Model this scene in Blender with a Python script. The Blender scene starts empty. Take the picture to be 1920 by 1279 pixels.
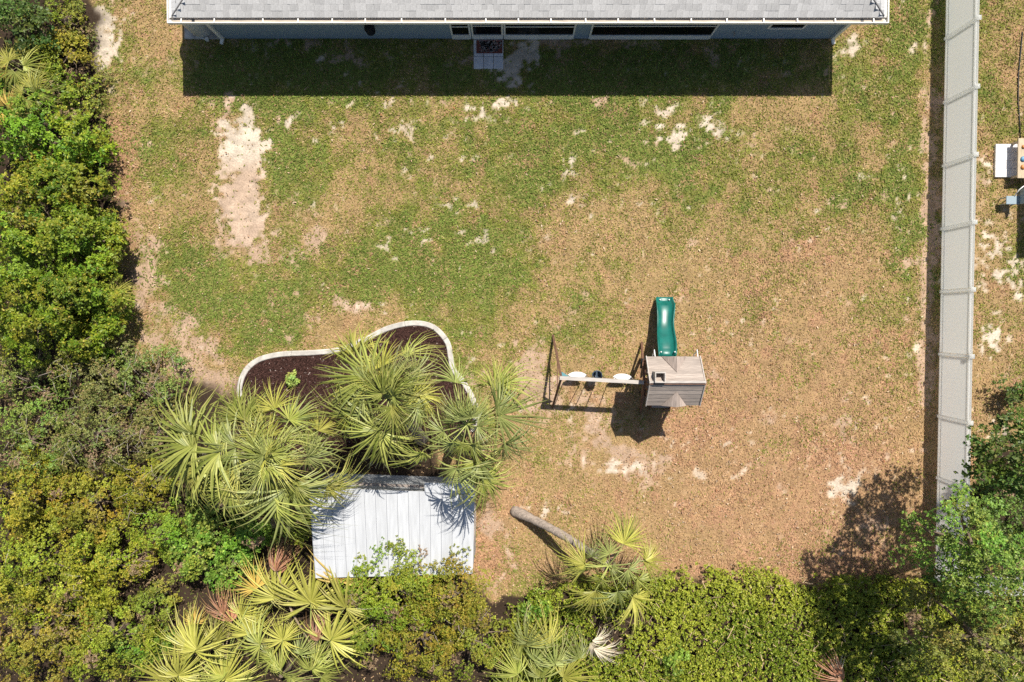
import bpy, math, random
import numpy as np
from mathutils import Vector, Matrix

# ------------------------------------------------------------------ camera, sky, sun, exposure
scene = bpy.context.scene
COL = scene.collection
R = math.radians
CAM_H, TILT, FPX = 26.0, R(-1.7), 1280.0

cam_data = bpy.data.cameras.new("camera")
cam_data.sensor_width = 36.0
cam_data.lens = 24.0
cam_data.clip_end = 1500.0
cam = bpy.data.objects.new("camera", cam_data)
COL.objects.link(cam)
cam.location = (0, 0, CAM_H)
cam.rotation_euler = (TILT, 0, 0)
scene.camera = cam

SUN_TRAVEL = Vector((-0.28, -0.62, -1.0)).normalized()
elev = math.asin(-SUN_TRAVEL.z)
azim = math.atan2(-SUN_TRAVEL.x, -SUN_TRAVEL.y)
world = bpy.data.worlds.new("World")
scene.world = world
world.use_nodes = True
wn = world.node_tree
sky = wn.nodes.new("ShaderNodeTexSky")
sky.sky_type = 'NISHITA'
sky.sun_disc = False
sky.sun_elevation = elev
sky.sun_rotation = azim
wn.links.new(sky.outputs[0], wn.nodes["Background"].inputs[0])
wn.nodes["Background"].inputs[1].default_value = 0.07
sun_data = bpy.data.lights.new("sun", 'SUN')
sun_data.energy = 5.0
sun_data.angle = R(0.5)
sun_data.color = (1.0, 0.95, 0.87)
sun = bpy.data.objects.new("sun", sun_data)
COL.objects.link(sun)
sun.rotation_euler = SUN_TRAVEL.to_track_quat('-Z', 'Y').to_euler()
sun.location = (8, 18, 40)
scene.view_settings.view_transform = 'Standard'
scene.view_settings.look = 'None'
scene.view_settings.exposure = 0.42
scene.view_settings.gamma = 1.0
scene.view_settings.use_curve_mapping = False
scene.cycles.use_denoising = False
scene.cycles.max_bounces = 6
scene.cycles.transparent_max_bounces = 4

# ------------------------------------------------------------------ survey helpers: photo position -> metres on a level plane
def W(px, py, z=0.0):
    dx, dy = (px - 960) / FPX, (639.5 - py) / FPX
    y1 = dy * math.cos(TILT) + math.sin(TILT)
    z1 = dy * math.sin(TILT) - math.cos(TILT)
    t = (z - CAM_H) / z1
    return Vector((t * dx, t * y1, z))

def ground_px(x, y):
    """ground point (numpy) -> survey coordinates in which the lawn patches are listed"""
    z = -CAM_H
    yc = y * math.cos(TILT) + z * math.sin(TILT)
    zc = -y * math.sin(TILT) + z * math.cos(TILT)
    return 960 + FPX * x / -zc, 639.5 - FPX * yc / -zc

rng = np.random.default_rng(7)
random.seed(7)

def hash2(ix, iy, seed):
    h = (ix.astype(np.int64) * 374761393 + iy.astype(np.int64) * 668265263 + seed * 974634777) & 0x7fffffff
    h = ((h ^ (h >> 13)) * 1274126177) & 0x7fffffff
    h = ((h ^ (h >> 16)) * 2246822519) & 0x7fffffff
    return ((h ^ (h >> 15)) & 0xffff) / 65535.0

def vn(x, y, scale, seed):
    x = np.asarray(x) / scale; y = np.asarray(y) / scale
    ix = np.floor(x); iy = np.floor(y)
    fx = x - ix; fy = y - iy
    fx = fx * fx * (3 - 2 * fx); fy = fy * fy * (3 - 2 * fy)
    a = hash2(ix, iy, seed); b = hash2(ix + 1, iy, seed)
    c = hash2(ix, iy + 1, seed); d = hash2(ix + 1, iy + 1, seed)
    return (a * (1 - fx) + b * fx) * (1 - fy) + (c * (1 - fx) + d * fx) * fy

def fbm(x, y, scale, seed, octs=3):
    s, amp, tot = 0.0, 1.0, 0.0
    for k in range(octs):
        s = s + amp * vn(x + 13.7 * k, y - 7.1 * k, scale / 2 ** k, seed + k)
        tot += amp; amp *= 0.6
    return s / tot

def sstep(a, b, v):
    t = np.clip((v - a) / (b - a), 0, 1)
    return t * t * (3 - 2 * t)

# ------------------------------------------------------------------ materials
def new_mat(name):
    m = bpy.data.materials.new(name)
    m.use_nodes = True
    nt = m.node_tree
    return m, nt, nt.nodes["Principled BSDF"], nt.nodes["Material Output"]

def plain(name, col, rough=0.6, noise=0.0, nscale=12.0, bump=0.0, metallic=0.0, spec=0.5, objvar=0.0, stretch=None):
    m, nt, b, out = new_mat(name)
    b.inputs["Roughness"].default_value = rough
    b.inputs["Metallic"].default_value = metallic
    b.inputs["Specular IOR Level"].default_value = spec
    last = None
    rgb = nt.nodes.new("ShaderNodeRGB"); rgb.outputs[0].default_value = (*col, 1)
    last = rgb.outputs[0]
    if noise > 0 or bump > 0:
        tc = nt.nodes.new("ShaderNodeTexCoord")
        mp = nt.nodes.new("ShaderNodeMapping")
        if stretch: mp.inputs["Scale"].default_value = stretch
        nt.links.new(tc.outputs["Object"], mp.inputs[0])
        nz = nt.nodes.new("ShaderNodeTexNoise")
        nz.inputs["Scale"].default_value = nscale
        nz.inputs["Detail"].default_value = 6
        nt.links.new(mp.outputs[0], nz.inputs["Vector"])
    val = None
    if noise > 0:
        mr = nt.nodes.new("ShaderNodeMapRange")
        mr.inputs[1].default_value = 0.3; mr.inputs[2].default_value = 0.7
        mr.inputs[3].default_value = 1 - noise; mr.inputs[4].default_value = 1 + noise
        nt.links.new(nz.outputs["Fac"], mr.inputs[0]); val = mr.outputs[0]
    if objvar > 0:
        oi = nt.nodes.new("ShaderNodeObjectInfo")
        mr2 = nt.nodes.new("ShaderNodeMapRange")
        mr2.inputs[3].default_value = 1 - objvar; mr2.inputs[4].default_value = 1 + objvar
        nt.links.new(oi.outputs["Random"], mr2.inputs[0])
        if val is None: val = mr2.outputs[0]
        else:
            mm = nt.nodes.new("ShaderNodeMath"); mm.operation = 'MULTIPLY'
            nt.links.new(val, mm.inputs[0]); nt.links.new(mr2.outputs[0], mm.inputs[1]); val = mm.outputs[0]
    if val is not None:
        vm = nt.nodes.new("ShaderNodeVectorMath"); vm.operation = 'SCALE'
        nt.links.new(last, vm.inputs[0]); nt.links.new(val, vm.inputs["Scale"]); last = vm.outputs[0]
    nt.links.new(last, b.inputs["Base Color"])
    if bump > 0:
        bp = nt.nodes.new("ShaderNodeBump"); bp.inputs["Strength"].default_value = bump
        bp.inputs["Distance"].default_value = 0.02
        nt.links.new(nz.outputs["Fac"], bp.inputs["Height"]); nt.links.new(bp.outputs[0], b.inputs["Normal"])
    return m

def attr_mat(name, rough=0.8, spec=0.25, trans=0.0, objvar=0.0, fine=0.0, fscale=60.0, bump=0.0, gain=1.0):
    """colour from the 'tint' attribute; optional light passing through (leaves, blades)"""
    m, nt, b, out = new_mat(name)
    at = nt.nodes.new("ShaderNodeAttribute"); at.attribute_name = "tint"
    c = at.outputs["Color"]
    b.inputs["Roughness"].default_value = rough
    b.inputs["Specular IOR Level"].default_value = spec
    val = None
    if fine > 0:
        tc = nt.nodes.new("ShaderNodeTexCoord")
        nz = nt.nodes.new("ShaderNodeTexNoise"); nz.inputs["Scale"].default_value = fscale
        nz.inputs["Detail"].default_value = 4
        nt.links.new(tc.outputs["Object"], nz.inputs["Vector"])
        mr = nt.nodes.new("ShaderNodeMapRange"); mr.inputs[1].default_value = .3; mr.inputs[2].default_value = .7
        mr.inputs[3].default_value = 1 - fine; mr.inputs[4].default_value = 1 + fine
        nt.links.new(nz.outputs["Fac"], mr.inputs[0]); val = mr.outputs[0]
        if bump > 0:
            bp = nt.nodes.new("ShaderNodeBump"); bp.inputs["Strength"].default_value = bump
            bp.inputs["Distance"].default_value = 0.03
            nt.links.new(nz.outputs["Fac"], bp.inputs["Height"]); nt.links.new(bp.outputs[0], b.inputs["Normal"])
    if objvar > 0:
        oi = nt.nodes.new("ShaderNodeObjectInfo")
        mr2 = nt.nodes.new("ShaderNodeMapRange")
        mr2.inputs[3].default_value = 1 - objvar; mr2.inputs[4].default_value = 1 + objvar
        nt.links.new(oi.outputs["Random"], mr2.inputs[0]); val = mr2.outputs[0]
    if val is not None:
        vm = nt.nodes.new("ShaderNodeVectorMath"); vm.operation = 'SCALE'
        nt.links.new(c, vm.inputs[0]); nt.links.new(val, vm.inputs["Scale"]); c = vm.outputs[0]
    nt.links.new(c, b.inputs["Base Color"])
    if trans > 0:
        tr = nt.nodes.new("ShaderNodeBsdfTranslucent")
        nt.links.new(c, tr.inputs[0])
        mx = nt.nodes.new("ShaderNodeMixShader"); mx.inputs[0].default_value = trans
        nt.links.new(b.outputs[0], mx.inputs[1]); nt.links.new(tr.outputs[0], mx.inputs[2])
        nt.links.new(mx.outputs[0], out.inputs[0])
    return m

M = {}
M['ground'] = attr_mat('ground_soil', rough=0.95, spec=0.1, fine=0.22, fscale=18.0, bump=0.5)
M['blade'] = attr_mat('grass_blade', rough=0.7, spec=0.2, trans=0.25)
M['leaf'] = attr_mat('leaf', rough=0.5, spec=0.28, trans=0.16)
M['frond'] = attr_mat('palm_frond', rough=0.45, spec=0.3, trans=0.10, objvar=0.30)
M['petiole'] = plain('palm_petiole', (0.33, 0.36, 0.10), 0.5, objvar=0.25)
M['dry'] = plain('dry_stalk', (0.36, 0.27, 0.17), 0.8, noise=0.3, objvar=0.2)
M['bark'] = plain('bark', (0.17, 0.125, 0.085), 0.9, noise=0.4, nscale=14, bump=0.6)
M['twig'] = plain('twig', (0.40, 0.34, 0.28), 0.9, noise=0.3, nscale=8)
M['palm_trunk'] = plain('palm_trunk', (0.29, 0.235, 0.19), 0.9, noise=0.38, nscale=7, bump=0.7, stretch=(1, 1, 5))
M['wall'] = plain('painted_stucco', (0.245, 0.315, 0.385), 0.85, noise=0.07, nscale=6, bump=0.15)
M['white_trim'] = plain('white_trim', (0.80, 0.78, 0.73), 0.45, noise=0.05, nscale=5)
M['gutter_in'] = plain('gutter_liner', (0.46, 0.385, 0.30), 0.7, noise=0.25, nscale=4, stretch=(0.6, 4, 4))
M['soffit'] = plain('soffit', (0.6, 0.6, 0.58), 0.7)
M['glass'] = plain('dark_glass', (0.004, 0.005, 0.007), 0.12, spec=0.18)
M['black'] = plain('black_metal', (0.012, 0.012, 0.013), 0.5)
M['shingle'] = plain('asphalt_shingle', (0.46, 0.45, 0.435), 0.95, noise=0.14, nscale=30, objvar=0.12, spec=0.2)
M['shingle_field'] = attr_mat('asphalt_shingle_field', rough=0.95, spec=0.2, fine=0.12, fscale=30)
M['underlay'] = plain('roof_underlay', (0.16, 0.155, 0.15), 0.95)
M['concrete'] = plain('concrete', (0.50, 0.465, 0.415), 0.9, noise=0.26, nscale=5, bump=0.2)
M['paver'] = plain('paver', (0.68, 0.66, 0.66), 0.9, noise=0.12, nscale=6, objvar=0.07)
M['paver_white'] = plain('white_paver', (0.74, 0.72, 0.70), 0.9, noise=0.08, nscale=6, objvar=0.06)
M['vinyl'] = plain('white_vinyl', (0.86, 0.86, 0.83), 0.4, noise=0.035, nscale=1.3, spec=0.4)
M['tank'] = plain('white_tank', (0.6, 0.62, 0.64), 0.5)
M['metal_roof'] = plain('white_metal_roof', (0.53, 0.54, 0.55), 0.38, noise=0.10, nscale=2.5, objvar=0.05, stretch=(4, 0.45, 1))
M['seam'] = plain('roof_seam', (0.34, 0.35, 0.37), 0.45)
M['shed_wall'] = plain('shed_wall', (0.42, 0.43, 0.43), 0.7, noise=0.15, nscale=3)
M['old_wood'] = plain('weathered_wood', (0.355, 0.295, 0.25), 0.85, noise=0.30, nscale=9, bump=0.3, objvar=0.13, stretch=(0.35, 6, 6))
M['old_wood_y'] = plain('weathered_wood_lengthwise', (0.37, 0.30, 0.255), 0.85, noise=0.32, nscale=9, bump=0.3, objvar=0.2, stretch=(6, 0.35, 6))
M['red_wood'] = plain('stained_wood', (0.15, 0.075, 0.045), 0.8, noise=0.3, nscale=9, bump=0.2, objvar=0.15)
M['beam_wood'] = plain('grey_beam', (0.47, 0.425, 0.38), 0.85, noise=0.25, nscale=8, stretch=(0.4, 5, 5))
M['slide'] = plain('green_plastic', (0.006, 0.120, 0.095), 0.34, noise=0.22, nscale=3.5, spec=0.45)
M['white_plastic'] = plain('white_plastic', (0.84, 0.84, 0.82), 0.4)
M['navy_plastic'] = plain('navy_plastic', (0.045, 0.065, 0.09), 0.35)
M['teal_plastic'] = plain('teal_plastic', (0.10, 0.24, 0.27), 0.5)
M['tarp'] = plain('dark_tarp', (0.04, 0.05, 0.05), 0.8)
M['blue_plastic'] = plain('blue_plastic', (0.10, 0.26, 0.42), 0.45)
M['orange_plastic'] = plain('orange_plastic', (0.55, 0.22, 0.05), 0.45)
M['grey_blue'] = plain('grey_blue_plastic', (0.27, 0.34, 0.38), 0.55, noise=0.05)
M['pine'] = plain('pine_board', (0.50, 0.40, 0.27), 0.8, noise=0.2, nscale=6, stretch=(5, 0.5, 5))
M['chain'] = plain('chain', (0.35, 0.35, 0.36), 0.4, metallic=0.8)
M['mat_red'] = plain('mat_red', (0.19, 0.055, 0.04), 0.95, noise=0.3, nscale=20)
M['mulch'] = attr_mat('mulch_chip', rough=0.95, spec=0.1)
# vinyl lets some sunlight through, as thin fence boards do
_m = M['vinyl']; _nt = _m.node_tree
_tr = _nt.nodes.new("ShaderNodeBsdfTranslucent"); _tr.inputs[0].default_value = (0.97, 0.97, 0.95, 1)
_mx = _nt.nodes.new("ShaderNodeMixShader"); _mx.inputs[0].default_value = 0.84
_nt.links.new(_nt.nodes["Principled BSDF"].outputs[0], _mx.inputs[1]); _nt.links.new(_tr.outputs[0], _mx.inputs[2])
_nt.links.new(_mx.outputs[0], _nt.nodes["Material Output"].inputs[0])

# ------------------------------------------------------------------ object helpers
def wloc(o):
    v = Vector(o.location)
    while o.parent:
        o = o.parent; v = v + Vector(o.location)
    return v

def thing(name, label, cat, loc=(0, 0, 0), group=None):
    o = bpy.data.objects.new(name, None)
    o.empty_display_size = 0.2
    COL.objects.link(o); o.location = loc
    o['label'] = label; o['category'] = cat
    if group: o['group'] = group
    return o

def tag(o, label=None, cat=None, group=None, kind=None):
    if label: o['label'] = label
    if cat: o['category'] = cat
    if group: o['group'] = group
    if kind: o['kind'] = kind
    return o

class MB:
    def __init__(s): s.v = []; s.f = []
    def add(s, vs, fs):
        n = len(s.v); s.v += [tuple(v) for v in vs]; s.f += [tuple(i + n for i in f) for f in fs]; return s
    def box(s, x0, x1, y0, y1, z0, z1):
        return s.add([(x0, y0, z0), (x1, y0, z0), (x1, y1, z0), (x0, y1, z0), (x0, y0, z1), (x1, y0, z1), (x1, y1, z1), (x0, y1, z1)],
                     [(0, 3, 2, 1), (4, 5, 6, 7), (0, 1, 5, 4), (1, 2, 6, 5), (2, 3, 7, 6), (3, 0, 4, 7)])
    def bar(s, a, b, w, h, up=(0, 0, 1)):
        a, b = Vector(a), Vector(b); d = (b - a).normalized(); up = Vector(up)
        sd = d.cross(up)
        if sd.length < 1e-4: sd = d.cross(Vector((0, 1, 0)))
        sd.normalize(); u = sd.cross(d)
        vs = []
        for p in (a, b):
            for i, j in ((-1, -1), (1, -1), (1, 1), (-1, 1)):
                vs.append(p + sd * i * w / 2 + u * j * h / 2)
        return s.add(vs, [(3, 2, 1, 0), (4, 5, 6, 7), (0, 1, 5, 4), (1, 2, 6, 5), (2, 3, 7, 6), (3, 0, 4, 7)])
    def tube(s, pts, rad, n=8, cap=True):
        pts = [Vector(p) for p in pts]
        if not hasattr(rad, '__len__'): rad = [rad] * len(pts)
        vs = []; ref = Vector((0.13, 0.31, 0.94))
        for i, p in enumerate(pts):
            d = (pts[min(i + 1, len(pts) - 1)] - pts[max(i - 1, 0)]).normalized()
            a = d.cross(ref)
            if a.length < 0.1: a = d.cross(Vector((1, 0, 0)))
            a.normalize(); b = d.cross(a)
            for k in range(n):
                t = 2 * math.pi * k / n
                vs.append(p + (a * math.cos(t) + b * math.sin(t)) * rad[i])
        fs = []
        for i in range(len(pts) - 1):
            for k in range(n):
                k2 = (k + 1) % n
                fs.append((i * n + k, i * n + k2, (i + 1) * n + k2, (i + 1) * n + k))
        if cap:
            fs.append(tuple(range(n - 1, -1, -1))); fs.append(tuple((len(pts) - 1) * n + k for k in range(n)))
        return s.add(vs, fs)
    def lathe(s, c, prof, n=24):
        c = Vector(c); vs = []
        for r, z in prof:
            for k in range(n):
                t = 2 * math.pi * k / n
                vs.append(c + Vector((r * math.cos(t), r * math.sin(t), z)))
        fs = [(i * n + k, i * n + (k + 1) % n, (i + 1) * n + (k + 1) % n, (i + 1) * n + k) for i in range(len(prof) - 1) for k in range(n)]
        fs.append(tuple(range(n - 1, -1, -1))); fs.append(tuple((len(prof) - 1) * n + k for k in range(n)))
        return s.add(vs, fs)
    def slab(s, poly, t):
        """planar polygon thickened along its normal by t (downwards)"""
        poly = [Vector(p) for p in poly]
        nrm = (poly[1] - poly[0]).cross(poly[2] - poly[0]).normalized()
        if nrm.z < 0: poly.reverse(); nrm = -nrm
        n = len(poly)
        vs = poly + [p - nrm * t for p in poly]
        fs = [tuple(range(n)), tuple(range(2 * n - 1, n - 1, -1))] + [(i, i + n, (i + 1) % n + n, (i + 1) % n) for i in range(n)]
        return s.add(vs, fs)
    def build(s, name, mat, parent=None, smooth=False, bevel=0.0):
        off = wloc(parent) if parent is not None else Vector()
        me = bpy.data.meshes.new(name)
        me.from_pydata([(v[0] - off.x, v[1] - off.y, v[2] - off.z) for v in s.v], [], s.f)
        if mat is not None: me.materials.append(M[mat] if isinstance(mat, str) else mat)
        if smooth: me.polygons.foreach_set("use_smooth", [True] * len(me.polygons))
        me.update()
        o = bpy.data.objects.new(name, me); COL.objects.link(o)
        if parent is not None: o.parent = parent
        if bevel > 0:
            b = o.modifiers.new("bevel", 'BEVEL'); b.width = bevel; b.segments = 2; b.limit_method = 'ANGLE'
        return o

def np_mesh(name, verts, nper, tint, mat, parent=None, smooth=False):
    """verts (N*nper,3): N separate n-gons; tint (N,3)"""
    n = len(verts) // nper
    off = wloc(parent) if parent is not None else Vector()
    v = np.asarray(verts, dtype=np.float32).reshape(-1, 3) - np.array(off, dtype=np.float32)
    me = bpy.data.meshes.new(name)
    me.vertices.add(len(v)); me.vertices.foreach_set("co", v.ravel())
    me.loops.add(len(v)); me.loops.foreach_set("vertex_index", np.arange(len(v), dtype=np.int32))
    me.polygons.add(n)
    me.polygons.foreach_set("loop_start", np.arange(n, dtype=np.int32) * nper)
    me.update(calc_edges=True)
    at = me.attributes.new("tint", 'FLOAT_COLOR', 'POINT')
    c = np.ones((n, nper, 4), dtype=np.float32); c[:, :, :3] = np.asarray(tint)[:, None, :]
    at.data.foreach_set("color", c.ravel())
    me.materials.append(M[mat])
    if smooth: me.polygons.foreach_set("use_smooth", np.ones(n, dtype=bool))
    o = bpy.data.objects.new(name, me); COL.objects.link(o)
    if parent is not None: o.parent = parent
    return o

def norm(a): return a / np.maximum(np.linalg.norm(a, axis=-1, keepdims=True), 1e-6)

# ------------------------------------------------------------------ the lie of the lawn: patches (survey x, y, radius x, radius y, strength)
GREEN = [(1260, 330, 300, 120, .18), (900, 290, 620, 190, .13), (900, 125, 620, 50, .42), (640, 530, 300, 75, .42), (880, 600, 85, 70, .55), (470, 610, 110, 60, .50), (560, 290, 55, 70, .45), (570, 420, 60, 40, -.2),
         (330, 330, 110, 150, .18), (385, 520, 90, 60, .35), (840, 440, 150, 80, .35), (1000, 290, 400, 90, .12), (1180, 280, 90, 60, .25),
         (1700, 200, 45, 260, .45), (1600, 190, 70, 60, .3), (1540, 300, 130, 70, .2), (1340, 400, 200, 80, .12), (1690, 480, 40, 160, .15),
         (1250, 560, 260, 90, -.12), (1480, 700, 260, 150, -.25), (1350, 900, 330, 150, -.30), (1100, 880, 120, 120, -.2), (640, 600, 70, 30, -.5),
         (680, 390, 120, 60, .2), (450, 130, 110, 60, .3), (700, 130, 200, 50, .15), (1250, 130, 280, 60, .35), (1850, 150, 40, 160, .1), (1870, 430, 60, 60, .15),
         (250, 150, 70, 110, .12), (1060, 590, 60, 50, .2), (860, 520, 120, 40, .3), (1180, 650, 120, 60, -.05), (730, 240, 90, 60, .1), (540, 330, 40, 90, .3),
         (1660, 30, 60, 40, .25), (280, 30, 50, 40, -.15), (1540, 470, 110, 60, -.3), (1240, 470, 160, 50, -.05), (1290, 610, 80, 90, .05), (760, 680, 40, 20, -.2)]
SAND = [(458, 268, 32, 38, 1.2), (455, 340, 38, 60, 1.25), (455, 410, 46, 40, 1.1), (468, 212, 20, 18, .7), (432, 222, 10, 32, .5), (550, 228, 17, 15, .72),
        (185, 65, 34, 50, 1.2), (195, 110, 22, 28, .9), (160, 30, 20, 25, .6), (1255, 235, 26, 28, .75), (1335, 238, 34, 22, .75), (1075, 372, 22, 14, .8),
        (950, 205, 40, 18, .62), (905, 215, 30, 14, .5), (1720, 100, 18, 10, .8), (1602, 80, 20, 26, .75), (1260, 270, 16, 16, .6),
        (1590, 915, 40, 22, .75), (1160, 880, 46, 14, .6), (1020, 958, 40, 10, .7), (870, 295, 18, 10, .5), (1060, 300, 30, 14, .5), (700, 350, 14, 10, .5),
        (1420, 470, 16, 10, .3), (1690, 400, 14, 60, .55), (1120, 320, 26, 14, .5), (955, 120, 34, 24, .95), (985, 100, 26, 16, .7), (960, 150, 30, 12, .7),
        (480, 90, 40, 12, .5), (590, 105, 30, 12, .5), (1890, 540, 40, 40, .5), (1860, 460, 30, 60, .55), (1850, 640, 40, 50, .5), (1850, 300, 16, 60, .5), (1870, 800, 40, 40, .5), (700, 572, 50, 12, .35),
        (1720, 580, 12, 120, .4), (1560, 545, 14, 12, .4)]
DIRT = [(450, 460, 52, 28, .8), (400, 445, 20, 32, .5), (590, 420, 30, 26, .55), (560, 385, 26, 18, .45), (250, 430, 36, 44, .62), (268, 520, 40, 56, .66), (320, 610, 56, 52, .60),
        (370, 690, 56, 56, .66), (400, 730, 56, 40, .7), (300, 120, 60, 22, .55), (630, 600, 60, 22, .5), (998, 695, 27, 40, 1.3), (925, 980, 42, 22, .95),
        (1180, 870, 110, 40, .5), (1060, 590, 24, 20, .6), (1100, 740, 90, 40, .45), (680, 572, 40, 14, .6), (1590, 880, 70, 60, .5), (1650, 1000, 80, 60, .55), (1440, 590, 10, 10, .3),
        (540, 480, 40, 26, .5), (585, 455, 20, 26, .6), (1100, 800, 80, 40, .35), (640, 108, 60, 14, .6), (850, 100, 30, 20, .5), (1030, 90, 40, 18, .8), (1120, 80, 220, 12, .6), (420, 210, 10, 50, .7),
        (1740, 300, 16, 300, .6), (1742, 620, 16, 300, .7), (1840, 380, 22, 90, .6), (990, 760, 40, 50, .4), (500, 75, 100, 10, .4), (1430, 880, 60, 20, .4), (1270, 910, 60, 40, .35)]
ORANGE = [(225, 330, 30, 110, .9), (230, 250, 24, 50, .5), (1280, 820, 60, 26, .5), (1590, 870, 60, 40, .7), (1480, 960, 260, 90, .40), (920, 1060, 34, 50, 1.0), (900, 1010, 30, 40, .6),
          (1150, 1060, 200, 24, .5), (1550, 480, 100, 60, .35), (1600, 1060, 140, 26, .6), (680, 900, 70, 30, .5), (1330, 720, 40, 100, .3), (1480, 720, 200, 160, .18), (585, 480, 20, 16, .5),
          (960, 940, 40, 60, .6), (800, 770, 80, 40, .2), (1700, 30, 40, 40, .2), (620, 470, 16, 14, .6), (1290, 800, 26, 18, .5)]
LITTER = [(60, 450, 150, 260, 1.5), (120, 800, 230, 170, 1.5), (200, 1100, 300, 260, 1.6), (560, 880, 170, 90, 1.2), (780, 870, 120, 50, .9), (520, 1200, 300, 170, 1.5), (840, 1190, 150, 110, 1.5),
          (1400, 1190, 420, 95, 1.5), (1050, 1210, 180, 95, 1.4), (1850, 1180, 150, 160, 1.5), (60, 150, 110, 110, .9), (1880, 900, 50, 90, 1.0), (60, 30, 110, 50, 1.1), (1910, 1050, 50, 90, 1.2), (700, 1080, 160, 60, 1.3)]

def blobs(lst, px, py):
    s = np.zeros_like(px)
    for x, y, rx, ry, a in lst:
        s += a * np.exp(-0.8 * (((px - x) / rx) ** 2 + ((py - y) / ry) ** 2))
    return s

def lawn(x, y):
    px, py = ground_px(x, y)
    wx = (fbm(x, y, 0.9, 40) - .5) * 46; wy = (fbm(x, y, 0.9, 50) - .5) * 46
    qx, qy = px + wx, py + wy
    n1 = fbm(x, y, 2.2, 1, 4); n2 = fbm(x, y, 0.55, 11, 3); n3 = vn(x, y, 0.16, 21)
    n4 = fbm(x, y, 0.42, 61, 3); n5 = fbm(x, y, 0.75, 71, 3)
    g = 0.42 + .85 * blobs(GREEN, qx, qy) + (n1 - .5) * 1.35 + (n2 - .5) * 1.0 + (n4 - .5) * .6
    wob = (n2 - .5) * 1.0 + (n3 - .5) * 0.45
    sand = sstep(.40, .95, np.minimum(blobs(SAND, qx, qy), 1.25) * 1.2 - .08 + (n2 - .5) * 1.0 * (blobs(SAND, qx, qy) > .12) + (n4 - .5) * 1.1 + (n3 - .5) * 1.1)
    sand = np.maximum(sand, 0.7 * sstep(.76, .90, fbm(x, y, .34, 77, 3) + (n3 - .5) * .2 + (fbm(x, y, 2.8, 83, 2) - .5) * .45 - .06 * (px < 700)) * (py < 900))
    dirt = sstep(.34, .85, blobs(DIRT, qx, qy) + wob * .9 + (n1 - .5) * .4 + .55 * sstep(.62, .80, n5))
    orange = np.clip(blobs(ORANGE, qx, qy) + (n2 - .5) * .5 + (n1 - .5) * .35 + .6 * sstep(.58, .78, fbm(x, y, .6, 171, 3)) + .36 * sstep(850, 1500, px) * sstep(380, 820, py), 0, 1)
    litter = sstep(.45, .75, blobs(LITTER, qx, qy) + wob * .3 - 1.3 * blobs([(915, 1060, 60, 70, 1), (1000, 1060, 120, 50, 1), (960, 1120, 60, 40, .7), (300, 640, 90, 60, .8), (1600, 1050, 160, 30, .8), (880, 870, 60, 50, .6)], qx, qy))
    # old wash-out in the big patch: pale at its north end, browner to the south
    beige = sstep(270, 350, qy) * (np.abs(px - 460) < 120) * (py > 180) * (py < 520)
    return np.clip(g, 0, 1), sand, dirt, orange, litter, beige, n2, n3

SANDW, SANDB, DIRTC = np.array((.475, .40, .31)), np.array((.40, .292, .21)), np.array((.36, .250, .170))
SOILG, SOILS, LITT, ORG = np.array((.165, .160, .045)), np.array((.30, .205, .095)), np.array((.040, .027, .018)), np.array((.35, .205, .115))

def lerp(a, b, t): return a * (1 - t[:, None]) + b * t[:, None]

# ------------------------------------------------------------------ ground sheet
X0, X1, Y0, Y1, ST = -21.5, 21.5, -15.0, 13.6, 0.08
gx = np.arange(X0, X1 + 1e-6, ST); gy = np.arange(Y0, Y1 + 1e-6, ST)
nx, ny = len(gx), len(gy)
XX, YY = np.meshgrid(gx, gy); xs, ys = XX.ravel(), YY.ravel()
g, sand, dirt, orange, litter, beige, n2, n3 = lawn(xs, ys)
gc = lerp(np.tile(SOILS, (len(xs), 1)), SOILG, sstep(.35, .8, g))
gc = lerp(gc, ORG, np.clip(orange * .8, 0, 1))
gc = lerp(gc, DIRTC, dirt)
sc_ = lerp(np.tile(SANDW, (len(xs), 1)), SANDB, np.clip(beige * .9 + (fbm(xs, ys, .8, 401, 3) - .45) * .9, 0, 1)) * (.86 + .30 * vn(xs * 1.0 + ys * .6, ys * 2.2, .3, 411))[:, None]
gc = lerp(gc, sc_, sand)
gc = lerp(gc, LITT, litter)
gc *= (0.80 + 0.40 * n2 * .6 + 0.35 * (n3 - .5) + .15)[:, None]
edge = np.minimum(np.minimum(xs - X0, X1 - xs), np.minimum(ys - Y0, Y1 - ys))
gz = ((fbm(xs, ys, 1.6, 90) - .5) * .03 + (vn(xs, ys, .2, 95) - .5) * .012 - .012) * np.clip(edge, 0, 1)
verts = np.stack([xs, ys, gz], 1)
idx = np.arange(nx * ny).reshape(ny, nx)
quads = np.stack([idx[:-1, :-1].ravel(), idx[:-1, 1:].ravel(), idx[1:, 1:].ravel(), idx[1:, :-1].ravel()], 1)
nb = len(verts); F = 400.0
ov = np.array([(X0, Y0, 0), (X1, Y0, 0), (X1, Y1, 0), (X0, Y1, 0), (-F, -F, 0), (F, -F, 0), (F, F, 0), (-F, F, 0)], dtype=float)
oq = np.array([(4, 5, 1, 0), (5, 6, 2, 1), (6, 7, 3, 2), (7, 4, 0, 3)]) + nb
verts = np.vstack([verts, ov]); quads = np.vstack([quads, oq])
gc = np.vstack([gc, np.tile((.15, .14, .06), (8, 1))])
me = bpy.data.meshes.new("ground")
me.vertices.add(len(verts)); me.vertices.foreach_set("co", verts.astype(np.float32).ravel())
me.loops.add(quads.size); me.loops.foreach_set("vertex_index", quads.astype(np.int32).ravel())
me.polygons.add(len(quads)); me.polygons.foreach_set("loop_start", np.arange(len(quads), dtype=np.int32) * 4)
me.update(calc_edges=True)
at = me.attributes.new("tint", 'FLOAT_COLOR', 'POINT')
at.data.foreach_set("color", np.hstack([gc, np.ones((len(gc), 1))]).astype(np.float32).ravel())
me.materials.append(M['ground'])
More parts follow.
